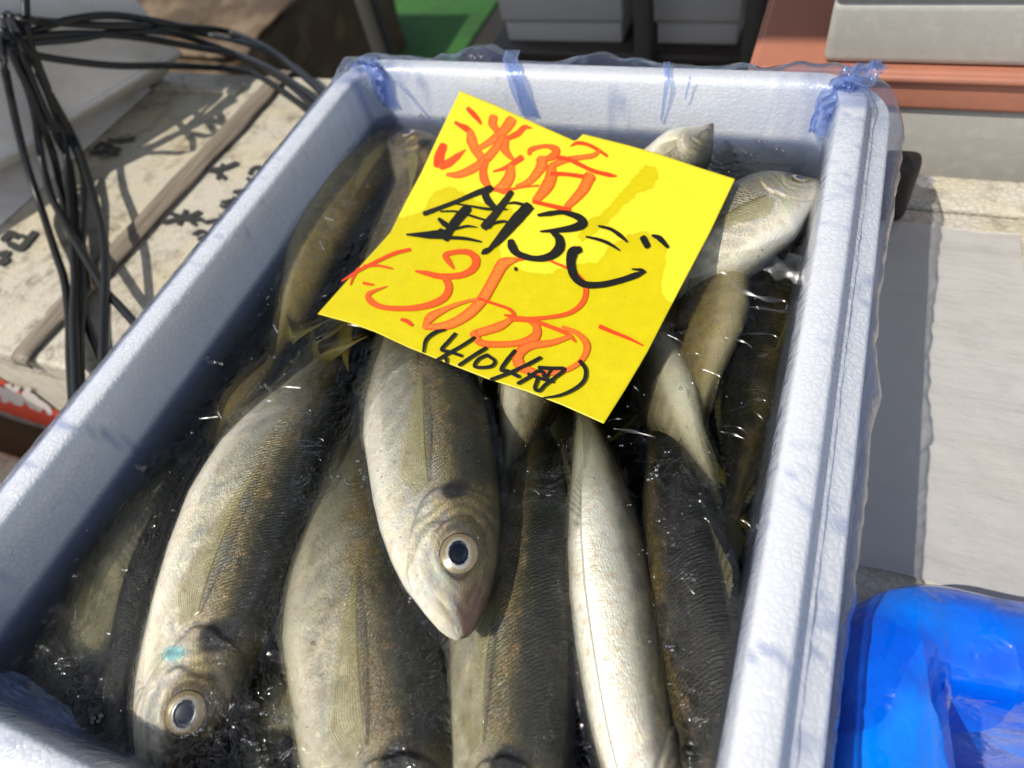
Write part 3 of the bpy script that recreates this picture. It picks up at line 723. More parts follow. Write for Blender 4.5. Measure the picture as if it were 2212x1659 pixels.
fish('small silver fish head low in the gap between the wide front fish',
     [(500, 1690, -.080), (555, 1600, -.078), (610, 1490, -.078), (665, 1370, -.080), (715, 1240, -.084), (750, 1120, -.092)], 0.050, 0.016, roll=-10, dside=-1, kind='pale', seed=9, **lo)
fish('dark horse mackerel curled under the left edge of the note, snout towards the far corner',
     [(846, 298, -.052), (893, 325, -.052), (925, 380, -.055), (905, 450, -.058), (855, 530, -.060), (800, 610, -.062), (750, 690, -.066)], 0.052, 0.015, roll=12, dside=-1, kind='dark', seed=10, **lo)
fish('murky golden horse mackerel under water, farthest left, beside the dark curled one',
     [(905, 240, -.078), (835, 345, -.066), (765, 435, -.061), (712, 520, -.060), (672, 610, -.061), (635, 710, -.067), (580, 850, -.084)], 0.058, 0.015, roll=-25, dside=-1, kind='gold', seed=11, eye=False, **lo)
fish('pale belly narrowing to a tail just under the lower edge of the note',
     [(1330, 560, -.070), (1250, 680, -.064), (1185, 790, -.059), (1140, 890, -.057), (1115, 980, -.058), (1095, 1070, -.064)], 0.052, 0.017, roll=-35, dside=-1, kind='pale', seed=12, eye=False, **lo)
fish('golden flanked horse mackerel under water right of the note',
     [(1560, 520, -.066), (1538, 600, -.060), (1522, 690, -.057), (1508, 780, -.056), (1500, 870, -.058), (1500, 960, -.064)], 0.046, 0.015, roll=-30, dside=1, kind='gold', seed=13, eye=False, **lo)
fish('pale fish body slanting under water between the golden one and the dark back',
     [(1370, 700, -.070), (1405, 790, -.065), (1435, 880, -.062), (1475, 965, -.061), (1520, 1040, -.062), (1560, 1110, -.066)], 0.044, 0.013, roll=-55, dside=1, kind='pale', seed=14, eye=False, **lo)
fish('copper coloured fish body half hidden by the right corner of the note',
     [(1470, 560, -.072), (1445, 640, -.065), (1420, 720, -.061), (1408, 800, -.060), (1410, 880, -.064)], 0.046, 0.013, roll=-20, dside=-1, kind='gold', seed=15, eye=False, **lo)
fish('dark submerged horse mackerel with olive tail along the right wall',
     [(1690, 560, -.078), (1670, 690, -.072), (1645, 810, -.069), (1615, 930, -.066), (1590, 1050, -.062), (1575, 1120, -.060)], 0.052, 0.016, roll=25, dside=1, kind='dark', seed=16, eye=False, finop=0.5, **lo)
fish('pale grey fish side pressed against the right wall near the front',
     [(1600, 1800, -.078), (1615, 1600, -.074), (1625, 1420, -.072), (1632, 1280, -.072), (1640, 1130, -.074), (1650, 1000, -.078)], 0.040, 0.013, roll=-40, dside=-1, kind='pale', seed=17, eye=False, finop=.5, **lo)
LG = 'slender pale fish at the far right of the box'
fish('slender fish with only its pale pointed snout above water behind the note',
     [(1540, 266, -.020), (1508, 303, -.024), (1465, 345, -.032), (1415, 395, -.044), (1350, 460, -.055), (1270, 540, -.065)], 0.042, 0.017, roll=-20, dside=-1, kind='long', seed=18, eye=False, name='silver_fish', group=LG, **lo)
fish('large white bellied fish, its head resting against the right rim beside the note',
     [(1795, 396, -.030), (1745, 412, -.031), (1680, 440, -.034), (1615, 480, -.039), (1545, 530, -.046), (1460, 590, -.054), (1370, 650, -.062), (1270, 720, -.070)], 0.056, 0.020, roll=12, dside=1, kind='long', seed=19, name='silver_fish', group=LG, pec_lift=.3, nu=260, nth=110)
deep = [('dim brown fish in the murky middle, left of the topmost one', [(560, 1290, -.088), (600, 1130, -.080), (640, 980, -.068), (660, 860, -.060), (690, 790, -.053)], 0.050, 10, 1, 'jack'),
        ('dim olive fish tail in the murk below the left corner of the note', [(420, 1180, -.086), (480, 1020, -.078), (540, 890, -.058), (590, 800, -.051), (625, 740, -.048)], 0.044, 10, 1, 'gold'),
        ('brown fish back in the murk right of the topmost one', [(1240, 1300, -.086), (1230, 1150, -.078), (1215, 1020, -.071), (1205, 920, -.069), (1200, 820, -.074)], 0.046, 40, 1, 'jack'),
        ('olive fish deep in the murk between note and topmost fish', [(1010, 1000, -.090), (990, 880, -.078), (960, 790, -.070), (900, 720, -.070), (830, 650, -.074)], 0.048, 15, -1, 'jack'),
        ('dark fish back low down left of the note', [(560, 900, -.086), (600, 790, -.080), (650, 690, -.078), (700, 600, -.078), (750, 520, -.080)], 0.048, 40, 1, 'dark'),
        ('black fish back lowest down in the front right corner', [(1640, 1900, -.094), (1600, 1700, -.088), (1570, 1500, -.086), (1560, 1350, -.086), (1560, 1200, -.088)], 0.056, 45, 1, 'dark'),
        ('dark fish deep under the golden one, right of the note', [(1590, 420, -.095), (1600, 560, -.086), (1590, 700, -.082), (1570, 820, -.080), (1550, 940, -.084)], 0.056, 30, 1, 'dark'),
        ('dark fish body below the snout by the note', [(1700, 500, -.085), (1620, 590, -.080), (1540, 680, -.078), (1470, 780, -.080), (1400, 880, -.084)], 0.052, 20, 1, 'dark')]
for i, (lb, pts, H, rl, dsd, kd) in enumerate(deep):
    fish(lb, pts, H, 0.015, roll=rl, dside=dsd, kind=kd, seed=30 + i, eye=False, nu=110, nth=50, finop=0.4)

# ------------------------------------------------------------------ water
def water():
    x0, x1, y0, y1 = IX0 - 0.004, IX1 + 0.004, IY0 - 0.004, IY1 + 0.004
    nx, ny = 420, 560
    X = np.linspace(x0, x1, nx); Y = np.linspace(y0, y1, ny)
    # height of what pokes through, for the meniscus
    top = np.full((ny, nx), -1.0)
    for f in FISH:
        for o in f.root.children:
            if o.name.startswith('body'):
                co = np.empty(len(o.data.vertices) * 3); o.data.vertices.foreach_get('co', co); co = co.reshape(-1, 3)
                ix = np.round((co[:, 0] - x0) / (x1 - x0) * (nx - 1)).astype(int); iy = np.round((co[:, 1] - y0) / (y1 - y0) * (ny - 1)).astype(int)
                ok = (ix >= 0) & (ix < nx) & (iy >= 0) & (iy < ny)
                np.maximum.at(top, (iy[ok], ix[ok]), co[ok, 2])
    for _ in range(2):
        p = np.pad(top, 1, mode='edge'); top = np.maximum.reduce([p[1:-1, 1:-1], p[:-2, 1:-1], p[2:, 1:-1], p[1:-1, :-2], p[1:-1, 2:]])
    emer = (top > WATER - 0.0012).astype(float)
    b = emer.copy()
    for _ in range(9):
        p = np.pad(b, 1, mode='edge'); b = (p[1:-1, 1:-1] * 2 + p[:-2, 1:-1] + p[2:, 1:-1] + p[1:-1, :-2] + p[1:-1, 2:]) / 6
    shal = np.clip((top - (WATER - 0.014)) / 0.014, 0, 1)
    s2 = shal.copy()
    for _ in range(14):
        p = np.pad(s2, 1, mode='edge'); s2 = (p[1:-1, 1:-1] * 2 + p[:-2, 1:-1] + p[2:, 1:-1] + p[1:-1, :-2] + p[1:-1, 2:]) / 6
    V = []; crk = []
    for j, y in enumerate(Y):
        for i, x in enumerate(X):
            v = Vector((x, y, 0))
            w = mnoise.noise(v * 17 + Vector((3, 1, 0))); 
            wv = v + Vector((w * .012, w * .01, 0))
            h = 0.0013 * mnoise.noise(wv * 30) + 0.0005 * mnoise.noise(wv * 75 + Vector((9, 2, 4))) + (0.00010 + 0.00016 * s2[j, i]) * mnoise.noise(wv * 210 + Vector((0, 0, 6 * w)))
            e = max(0.0, min(x - x0, x1 - x, y - y0, y1 - y) - 0.008)
            h = h * (0.8 + 0.5 * s2[j, i]) + 0.0016 * math.exp(-e / 0.0022)
            crk.append(min(1.0, 0.25 + 1.2 * s2[j, i])); V.append((x, y, WATER + h + 0.0016 * b[j, i] + 0.0014 * s2[j, i]))
    F = grid_faces(ny, nx)
    # walls and floor of the water body
    ring = [i for i in range(nx)] + [j * nx + nx - 1 for j in range(1, ny)] + [(ny - 1) * nx + i for i in range(nx - 2, -1, -1)] + [j * nx for j in range(ny - 2, 0, -1)]
    base = len(V)
    for r in ring:
        x, y, z = V[r]; V.append((x, y, BOT - 0.005)); crk.append(0)
    k = len(ring)
    for i in range(k): F.append((ring[i], base + i, base + (i + 1) % k, ring[(i + 1) % k]))
    F.append(tuple(base + i for i in range(k))[::-1])
    me = mesh(V, F); fattr(me, 'crinkle', crk)
    o = link('water', me, M['water']); tag(o, kind='structure'); return o
wat = water()

# crests: facets added on the water, tilted to throw sun glints at the camera
def z7(X, Y): return ((2000 + X * .7836) / 1.8228, (1000 + Y * .7836) / 1.8228)
glints = [([(1490, 612), (1530, 590), (1570, 592), (1600, 625), (1650, 645), (1695, 650), (1703, 665), (1690, 672), (1640, 665), (1600, 662)], 1.7),
 ([(1625, 590), (1660, 570), (1700, 572), (1755, 552)], 8.0), ([(1650, 582), (1690, 588), (1740, 606)], 6.0),
 ([z7(1085, 420), z7(1210, 400), z7(1340, 410), z7(1370, 460)], .7), ([z7(1090, 420), z7(1180, 440), z7(1225, 470), z7(1215, 495)], .8), ([z7(1250, 515), z7(1310, 502)], 1.1),
 ([z7(780, 395), z7(870, 440), z7(880, 470), z7(850, 480), z7(860, 505), z7(930, 495), z7(975, 520), z7(970, 570), z7(1020, 595), z7(1070, 620), z7(1080, 665)], .7),
 ([z7(990, 430), z7(1030, 480), z7(1085, 530), z7(1095, 560)], .7), ([z7(1120, 790), z7(1190, 765), z7(1220, 735), z7(1290, 735), z7(1320, 780), z7(1325, 815)], .7),
 ([z7(915, 610), z7(930, 650), z7(1010, 645)], .9), ([z7(1240, 790), z7(1290, 840)], .6), ([z7(1070, 893), z7(1130, 905), z7(1190, 930)], .8), ([z7(1050, 870), z7(1130, 865), z7(1190, 890), z7(1225, 960)], .5),
 ([z7(530, 878), z7(620, 890), z7(740, 920)], 1.0), ([z7(490, 850), z7(530, 830), z7(580, 830)], .6), ([z7(1385, 545), z7(1400, 520), z7(1420, 510)], .7),
 ([z7(870, 1630), z7(920, 1640), z7(975, 1660)], .9), ([z7(910, 1240), z7(960, 1240), z7(990, 1270)], .8), ([z7(980, 1320), z7(1010, 1345), z7(1030, 1380)], .7), ([z7(1170, 1335), z7(1210, 1360), z7(1250, 1420)], .6),
 ([(1475, 1248), (1500, 1252), (1535, 1290), (1530, 1303), (1500, 1283), (1475, 1252)], .6), ([(1040, 978), (1058, 985), (1076, 1003)], .7),
 ([(1385, 745), (1390, 752)], .8), ([(1365, 830), (1380, 845)], .7), ([(470, 888), (478, 905)], .7), ([(430, 905), (470, 900)], .5), ([(590, 700), (600, 720)], .8), ([(505, 640), (520, 636)], .6),
 ([(640, 415), (660, 405)], .9), ([(690, 520), (700, 540)], .8), ([(700, 470), (720, 476)], .7), ([(940, 930), (980, 915)], .6), ([(1270, 600 + 260), (1290, 868)], .5), ([(750, 700), (780, 706)], .7), ([(610, 835), (650, 838)], .7)]
rc = random.Random(21); CV = []; CF = []
for k in range(55):
    a, b = rc.choice([((430, 760), (900, 1010)), ((1150, 850), (1600, 1120)), ((560, 430), (800, 760)), ((1350, 620), (1680, 1300)), ((60, 1180), (420, 1640)), ((1200, 1000), (1600, 1640)), ((900, 240), (1780, 330))])
    x = rc.uniform(a[0], b[0]); y = rc.uniform(a[1], b[1]); an = rc.gauss(0, 0.7) + (math.pi if rc.random() < .5 else 0); P_ = []
    cu = rc.gauss(0, 0.4)
    for q in range(rc.randint(2, 4)):
        P_.append((x, y)); x += 5 * math.cos(an); y += 4 * math.sin(an); an += cu
    glints.append((P_, rc.uniform(0.3, 0.8)))
for pts, w in glints:
    P_ = [hit(px, py, WATER + 0.0038) for (px, py) in pts]
    if len(P_) < 2: continue
    P3 = crom(P_, max(8, len(P_) * 6)); nP = len(P3); T_ = np.gradient(P3, axis=0); T_ /= np.linalg.norm(T_, axis=1)[:, None] + 1e-12
    vv = CAM - P3[nP // 2]; vv /= np.linalg.norm(vv); Hv = vv - np.array(SUN_DIR); Hv /= np.linalg.norm(Hv)
    b0 = len(CV)
    for i in range(nP):
        r = 0.00062 * w * (math.sin(math.pi * (i + .4) / (nP - .2)) ** 0.6) * (1 + .45 * math.sin(i * .7 + w * 9)) + 0.00003
        tt_ = T_[i] - Hv * (T_[i] @ Hv); tt_ /= np.linalg.norm(tt_) + 1e-12
        a = np.cross(Hv, tt_)
        for j in range(7):
            q = (j - 3) / 3
            CV.append(P3[i] + a * r * q + Hv * r * 0.07 * (1 - q * q) + Hv * 0.00015 * math.sin(i * .5))
    CF += [tuple(b0 + x for x in f) for f in grid_faces(nP, 7)]
t = NT('glint_facet'); fr = t.n('ShaderNodeFresnel'); fr.inputs[0].default_value = 1.38
gl = t.n('ShaderNodeBsdfGlossy'); gl.inputs['Roughness'].default_value = 0.24
mx = t.n('ShaderNodeMixShader'); t.put(mx.inputs[0], t.math('MULTIPLY', fr.outputs[0], 2.2, clamp=True)); t.put(mx.inputs[1], t.n('ShaderNodeBsdfTransparent').outputs[0]); t.put(mx.inputs[2], gl.outputs[0])
M['facet'] = t.done(mx.outputs[0])
cr_ = link('glint_facets', mesh(CV, CF), M['facet']); tag(cr_, 'facets tilted to catch sun, added as crests on the water round the fish', 'ripples', kind='stuff')
# bubbles gathered on the water and the fish
bub = bmesh.new(); rb = random.Random(5)
strings = [((1340, 1600), (1365, 1612)), ((1145, 1320), (1165, 1340)), ((1405, 1040), (1420, 1010)), ((540, 1530), (620, 1560)), ((520, 1590), (570, 1620)),
           ((1405, 1390), (1490, 1410)), ((860, 930), (890, 940)), ((770, 1000), (790, 1040)), ((720, 1030), (760, 1050)), ((1000, 1040), (1060, 1060)), ((1000, 1160), (1012, 1060)),
           ((900, 255), (960, 262)), ((1250, 262), (1330, 268)), ((1440, 265), (1500, 262)), ((1620, 300), (1700, 330)), ((1580, 330), (1640, 340)), ((300, 1010), (320, 1020)),
           ((560, 830), (590, 850)), ((1090, 1250), (1100, 1235)), ((1200, 830), (1220, 845)), ((440, 1580), (400, 1600)), ((450, 780), (480, 790)), ((180, 1580), (240, 1540))]
def wz(px, py):
    p = hit(px, py, WATER); return p
for (a, b) in strings:
    for k in range(rb.randint(7, 14)):
        q = rb.random(); px = a[0] + (b[0] - a[0]) * q + rb.uniform(-7, 7); py = a[1] + (b[1] - a[1]) * q + rb.uniform(-5, 5)
        p = wz(px, py); r = rb.choice((0.0004, 0.0006, 0.0009, 0.0012))
        top = WATER
        bmesh.ops.create_uvsphere(bub, u_segments=10, v_segments=7, radius=r, matrix=Matrix.Translation((p[0], p[1], WATER + 0.0015)))
for k in range(260):
    p = (rb.uniform(IX0 + .01, IX1 - .01), rb.uniform(IY0 + .02, IY1 - .01))
    bmesh.ops.create_uvsphere(bub, u_segments=8, v_segments=6, radius=rb.choice((0.0004, 0.0006, 0.0009)), matrix=Matrix.Translation((p[0], p[1], WATER + 0.0009)))
for f_ in FISH[:2]:
    for k in range(60):
        u_ = rb.uniform(0.04, 0.5); t_ = rb.uniform(0.5, 2.5)
        p_, D_, N_ = f_.surf(np.array([u_]), np.array([t_]))
        if p_[0][2] > WATER + 0.001:
            r = rb.choice((0.0003, 0.0004, 0.0006))
            bmesh.ops.create_uvsphere(bub, u_segments=8, v_segments=6, radius=r, matrix=Matrix.Translation(Vector(p_[0])))
bme = bpy.data.meshes.new('m'); bub.to_mesh(bme); bub.free()
bo = link('bubbles', bme, M['bubble']); tag(bo, 'tiny clear air bubbles floating on the water over the fish', 'bubbles', kind='stuff')

# ------------------------------------------------------------------ the price note
def f1(x, y): return ((1650 + x * .36166) / 1.8228, (380 + y * .36166) / 1.8228)
def f2(x, y): return ((1550 + x * .5425) / 1.8228, (700 + y * .5425) / 1.8228)
def f3(x, y): return ((1300 + x * .5877) / 1.8228, (950 + y * .5877) / 1.8228)
def c2(x, y): return ((1200 + x * .8439) / 1.8228, (300 + y * .8439) / 1.8228)
nc_ = [(998, 197, -.010), (1587, 380, -.0135), (1303, 917, -.0315), (688, 683, -.0285)]
A = []; B = []
for px, py, z in nc_:
    p = hit(px, py, z); A.append([1, p[0], p[1], p[0] * p[1]]); B.append(z)
NCo = np.linalg.solve(np.array(A), np.array(B))
def note_z(x, y):
    z = NCo @ np.array([1, x, y, x * y])
    z += 0.0011 * mnoise.noise(Vector((x * 16, y * 16, 2.2))) + 0.0005 * mnoise.noise(Vector((x * 45, y * 45, 5.2)))
    return z
def on_note(px, py, lift=0.0):
    z = -0.02
    for _ in range(6):
        p = hit(px, py, z); z = note_z(p[0], p[1]) + lift
    return hit(px, py, z)
topL = [(725, 68), (900, 140), (1080, 222), (1262, 303)]; topR = [(1268, 300), (1300, 270), (1500, 320), (1650, 362), (1850, 430), (2008, 480)]
botm = [(60, 1110), (130, 1130), (200, 1148), (330, 1195), (480, 1265), (660, 1338), (850, 1412), (1030, 1470), (1200, 1535), (1395, 1622)]
left = [(725, 68), (635, 255), (545, 450), (470, 590), (400, 730), (220, 930), (60, 1110)]
right = [(2008, 480), (1890, 730), (1760, 975), (1690, 1110), (1600, 1285), (1500, 1455), (1395, 1622)]
def edge(pts, t):
    P = np.array(pts, float); d = np.concatenate([[0], np.cumsum(np.linalg.norm(np.diff(P, axis=0), axis=1))]); d /= d[-1]
    return np.array([np.interp(t, d, P[:, 0]), np.interp(t, d, P[:, 1])])
def topedge(s): return edge(topL, s / 0.425) if s <= 0.425 else edge(topR, (s - 0.425) / 0.575)
nn_ = 150; V = []; wetp = [(-80, 320), (130, 270), (215, 240), (270, 120), (400, 60), (490, 100), (640, 190), (830, 190), (870, 240), (860, 330), (800, 430), (770, 520), (790, 590), (870, 640), (960, 690), (1150, 690), (1240, 640), (1480, 610), (1550, 530), (1560, 500), (1700, 420), (1830, 390), (1980, 500), (1970, 650), (1940, 780), (1960, 870), (2060, 930), (2060, 2500), (-1500, 2500), (-1500, 320)]
streak = [(1325, 440), (1420, 300), (1500, 280), (1600, 160), (1740, 0), (1830, -95), (1900, -80), (1930, 0), (1880, 80), (1780, 110), (1650, 230), (1560, 330), (1420, 440), (1370, 465)]
def sdist(pt, poly):
    p = np.array(pt, float); Q = np.array(poly, float); R = np.roll(Q, -1, axis=0); e = R - Q; w = p - Q
    t = np.clip((w * e).sum(1) / (e * e).sum(1), 0, 1); d = np.sqrt((((w - e * t[:, None])) ** 2).sum(1)).min()
    c = ((Q[:, 1] > p[1]) != (R[:, 1] > p[1])) & (p[0] < (R[:, 0] - Q[:, 0]) * (p[1] - Q[:, 1]) / (R[:, 1] - Q[:, 1] + 1e-9) + Q[:, 0])
    return d if c.sum() % 2 else -d
wet = []; tl, tr, br, bl = [np.array(a, float) for a in ((725, 68), (2008, 480), (1395, 1622), (60, 1110))]
for i in range(nn_):
    tt = i / (nn_ - 1)
    for j in range(nn_):
        ss = j / (nn_ - 1)
        p = (1 - tt) * topedge(ss) + tt * edge(botm, ss) + (1 - ss) * edge(left, tt) + ss * edge(right, tt) - ((1 - ss) * (1 - tt) * tl + ss * (1 - tt) * tr + ss * tt * br + (1 - ss) * tt * bl)
        px, py = c2(*p); V.append(on_note(px, py))
        q = ((px * 1.8228 - 1550) / .5425, (py * 1.8228 - 700) / .5425)
        wet.append(max(sdist(q, wetp), sdist(q, streak)) / 100.0)
me = mesh(V, grid_faces(nn_, nn_)); fattr(me, 'wet', wet)
t = NT('yellow_paper'); co = t.coord()
nw = t.noise(co, 240, 5, 0.65); nf = t.noise(co, 900, 3)
wf = t.ramp(t.math('ADD', t.attr('wet'), t.math('MULTIPLY', t.math('SUBTRACT', nw, 0.5), 0.75)), [(0.0, 0.0), (0.012, 0.85), (0.03, 1.0)])
edge_dark = t.math('MULTIPLY', wf, t.math('SUBTRACT', 1.0, t.math('MULTIPLY', t.attr('wet'), 3.0, clamp=True)))
c = t.mix(t.math('MULTIPLY', nf, 0.35), (0.86, 0.71, 0.022), (0.76, 0.62, 0.016))
cw = t.mix(t.noise(co, 120, 6, 0.7), (0.56, 0.45, 0.004), (0.74, 0.62, 0.008))
c = t.mix(wf, c, cw)
c = t.mix(t.math('MULTIPLY', edge_dark, 0.25), c, (0.58, 0.47, 0.005))
M['paper'] = t.done(t.bsdf(Base_Color=c, Roughness=t.math('MULTIPLY_ADD', wf, -0.25, 0.62), Specular_IOR_Level=0.4, Normal=t.bump(t.math('ADD', nf, t.math('MULTIPLY', t.noise(co, 60, 3), 1.5)), 0.25, 0.0006)))
nroot = empty('price_note', on_note(1140, 560)); tag(nroot, 'bright yellow handwritten paper price note lying on the fish, its lower half soaked', 'note')
sheet = link('paper', me, M['paper']); 
sol = sheet.modifiers.new('s', 'SOLIDIFY'); sol.thickness = 0.00018; sol.offset = -1
adopt(sheet, nroot)

def mat_ink(name, c1, c2_, streak, opq=1.0):
    t = NT(name); uv = t.attr('ink', 'Vector')
    n = t.noise(t.mapv(uv, (6, 16, 1)), 1.0, 5, 0.65)
    f = t.math('MULTIPLY', t.ramp(n, [(0.42, 0.0), (0.62, 1.0)]), streak)
    sx = t.n('ShaderNodeSeparateXYZ'); t.put(sx.inputs[0], uv)
    mid = t.math('SUBTRACT', 1.0, t.math('POWER', t.math('ABSOLUTE', sx.outputs[1]), 3.0), clamp=True)
    f = t.math('MULTIPLY', f, t.math('MULTIPLY', mid, t.attr('dry')))
    return t.done(t.bsdf(Base_Color=t.mix(f, c1, c2_), Roughness=0.38, Normal=t.bump(t.noise(t.coord(), 800, 3), 0.3, 0.0003)))
M['red'] = mat_ink('red_marker', (0.78, 0.055, 0.012), (0.93, 0.42, 0.05), 1.0)
M['black'] = mat_ink('black_marker', (0.010, 0.011, 0.010), (0.07, 0.06, 0.02), 0.5)
M['faded'] = mat_ink('faded_marker', (0.035, 0.035, 0.035), (0.30, 0.28, 0.22), 0.9)
class Ink:
    def __init__(s): s.V = []; s.F = []; s.uv = []; s.dry = []; s.k = 0
    def stroke(s, frame, pts, w, dry=0.5, surf=None, lift0=0.00028):
        """pts in a zoomed frame's coordinates; w: width or list of widths, same unit"""
        sc = {f1: .36166, f2: .5425, f3: .5877}.get(frame, 1.8228) / 1.8228
        P = np.array([frame(*p) for p in pts], float)
        ws = np.array([w] * len(P) if isinstance(w, (int, float)) else [np.interp(i / (len(P) - 1), np.linspace(0, 1, len(w)), w) for i in range(len(P))], float) * sc
        Q = np.concatenate([P, ws[:, None]], 1)
        L = np.sum(np.linalg.norm(np.diff(P, axis=0), axis=1)); n = max(8, int(L / 3))
        d = np.concatenate([[0], np.cumsum(np.linalg.norm(np.diff(P, axis=0), axis=1))])
        C_ = crom(P, n); W_ = np.interp(np.linspace(0, d[-1], n), d, ws)
        T = np.gradient(C_, axis=0); T /= (np.linalg.norm(T, axis=1)[:, None] + 1e-9); Nn = np.stack([-T[:, 1], T[:, 0]], 1)
        m = 9; b = len(s.V); s.k += 1
        rows = []
        cap = 3
        for i in range(-cap, n + cap):
            ii = min(max(i, 0), n - 1); ext = 0; sh = 1.0
            if i < 0: q = -i / cap; ext = -0.42 * W_[0] * math.sin(q * math.pi / 2); sh = math.cos(q * math.pi / 2 * .97) ** .6
            if i >= n: q = (i - n + 1) / cap; ext = 0.42 * W_[-1] * math.sin(q * math.pi / 2); sh = math.cos(q * math.pi / 2 * .97) ** .6
            c = C_[ii] + T[ii] * ext; rg = 1 + 0.06 * mnoise.noise(Vector((i * .5, s.k * 3.1, 0)))
            for j in range(m):
                a = (j / (m - 1) - 0.5) * W_[ii] * sh * rg
                p = c + Nn[ii] * a
                lift = lift0 + s.k * 0.000012
                s.V.append(on_note(p[0], p[1], lift) if surf is None else surf(p[0], p[1], lift))
                s.uv.append((i * 0.12 + s.k, (j / (m - 1) - 0.5) * 2, s.k)); s.dry.append(dry)
        s.F += [tuple(b + x for x in f) for f in grid_faces(n + 2 * cap, m)]
    def done(s, name, mat, root):
        me = mesh(s.V, s.F); vattr(me, 'ink', s.uv); fattr(me, 'dry', s.dry)
        me.polygons.foreach_set('use_smooth', [True] * len(me.polygons))
        o = link(name, me, mat); adopt(o, root); return o
R = Ink()
# first character, red
R.stroke(f1, [(535, 135), (590, 190), (640, 245), (672, 292)], [52, 62, 50, 32], .1)
R.stroke(f1, [(400, 285), (450, 315), (510, 345), (560, 385)], [40, 50, 75, 60], .1)
R.stroke(f1, [(560, 400), (575, 480), (610, 570), (665, 650), (700, 700)], [85, 120, 100, 95, 90], 1)
R.stroke(f1, [(262, 545), (225, 640), (210, 730)], [92, 115, 110], .1)
R.stroke(f1, [(250, 755), (330, 720), (420, 650), (505, 580)], [85, 95, 70, 14], .3)
R.stroke(f1, [(810, 235), (800, 290), (835, 355)], [95, 100, 70], .9)
R.stroke(f1, [(1000, 270), (950, 340), (870, 420), (760, 500), (660, 560), (600, 600)], [120, 115, 105, 75, 60, 40], 1)
R.stroke(f1, [(1230, 345), (1150, 335), (1080, 400), (1000, 440), (950, 460)], [10, 60, 70, 60, 45], .4)
R.stroke(f1, [(855, 440), (930, 460), (930, 560), (970, 630), (1030, 690)], [35, 90, 100, 70, 35], .8)
R.stroke(f1, [(905, 450), (850, 540), (770, 640), (670, 730), (560, 800), (430, 850), (310, 850)], [60, 90, 100, 95, 95, 80, 40], .9)
R.stroke(f1, [(735, 700), (700, 800), (710, 900), (760, 990)], [60, 85, 100, 60], .6)
R.stroke(f1, [(1110, 670), (1020, 730), (930, 780), (810, 815)], [70, 60, 45, 20], .3)
R.stroke(f1, [(1000, 780), (985, 870), (930, 960), (830, 1010)], [90, 120, 130, 60], 1)
R.stroke(f1, [(830, 1010), (930, 1040), (1010, 1010), (1130, 985), (1300, 970)], [40, 50, 30, 22, 20], .4)
R.done('lettering', M['red'], nroot); R = Ink(); R.k = 20
# second character, red
R.stroke(f1, [(1200, 620), (1215, 580), (1300, 550), (1400, 540), (1490, 580), (1470, 640), (1380, 680), (1290, 690)], [45, 60, 45, 45, 90, 90, 60, 35], .6)
R.stroke(f1, [(1340, 690), (1330, 760), (1270, 850), (1190, 930), (1060, 975)], [110, 120, 95, 75, 30], 1)
R.stroke(f1, [(1650, 540), (1720, 505), (1830, 520), (1950, 580), (2045, 645)], [12, 40, 38, 38, 30], .1)
R.stroke(f1, [(1960, 590), (1900, 640), (1780, 660), (1600, 690), (1450, 750), (1400, 790)], [40, 55, 55, 65, 70, 50], .9)
R.stroke(f1, [(1520, 665), (1620, 680), (1760, 745), (1900, 810), (2080, 855), (2150, 865)], [50, 45, 45, 45, 45, 12], .1)
R.stroke(f1, [(1440, 800), (1430, 900), (1370, 1010), (1270, 1130)], [110, 135, 130, 80], .9)
R.stroke(f1, [(1450, 840), (1600, 845), (1750, 865), (1900, 890)], [50, 42, 45, 50], .1)
R.stroke(f1, [(1850, 880), (1800, 990), (1720, 1090), (1620, 1190)], [130, 120, 100, 80], .9)
R.stroke(f1, [(1250, 1145), (1400, 1180), (1550, 1215), (1640, 1230)], [42, 45, 50, 40], .1)
R.done('lettering', M['red'], nroot); R = Ink(); R.k = 40
# price, red
R.stroke(f3, [(530, 55), (430, 80), (320, 130), (200, 190), (80, 265)], [24, 26, 24, 22, 10], .1)
R.stroke(f3, [(190, 185), (160, 225), (135, 290)], [22, 20, 10], .1)
R.stroke(f3, [(230, 165), (320, 162), (415, 182)], [20, 16, 12], .1)
R.stroke(f3, [(225, 280), (285, 290)], [20, 14], .1)
R.stroke(f3, [(825, 180), (790, 130), (770, 90), (850, 70), (930, 75), (975, 120), (960, 180), (880, 225), (750, 235), (650, 215), (575, 200)], [14, 40, 34, 32, 40, 56, 50, 42, 40, 36, 16], .3)
R.stroke(f3, [(770, 245), (795, 310), (760, 380), (650, 430), (500, 450), (350, 440), (270, 400), (260, 350), (380, 300)], [44, 50, 50, 44, 34, 34, 44, 30, 6], .4)
R.stroke(f3, [(480, 525), (515, 535), (545, 560)], [24, 30, 22], .1)
R.stroke(f3, [(1250, 120), (1160, 150), (1110, 230), (1060, 320), (1010, 400), (920, 490), (790, 560), (640, 575)], [26, 80, 76, 74, 74, 70, 60, 34], 1)
R.stroke(f3, [(630, 575), (670, 510), (780, 450), (900, 405), (1000, 385)], [30, 64, 34, 22, 20], .9)
R.stroke(f3, [(1250, 125), (1390, 105), (1520, 150), (1640, 210), (1710, 310), (1690, 410), (1600, 480), (1450, 510), (1250, 520)], [18, 14, 16, 24, 36, 36, 30, 26, 24], .3)
R.stroke(f3, [(1000, 385), (1090, 415), (1200, 455), (1230, 500), (1170, 495)], [20, 20, 22, 26, 14], .1)
R.stroke(f3, [(1230, 510), (1130, 570), (970, 620)], [30, 60, 52], .9)
R.stroke(f3, [(960, 620), (1010, 680), (1130, 690), (1260, 680), (1370, 640), (1380, 570), (1320, 520)], [50, 46, 42, 40, 70, 46, 30], .7)
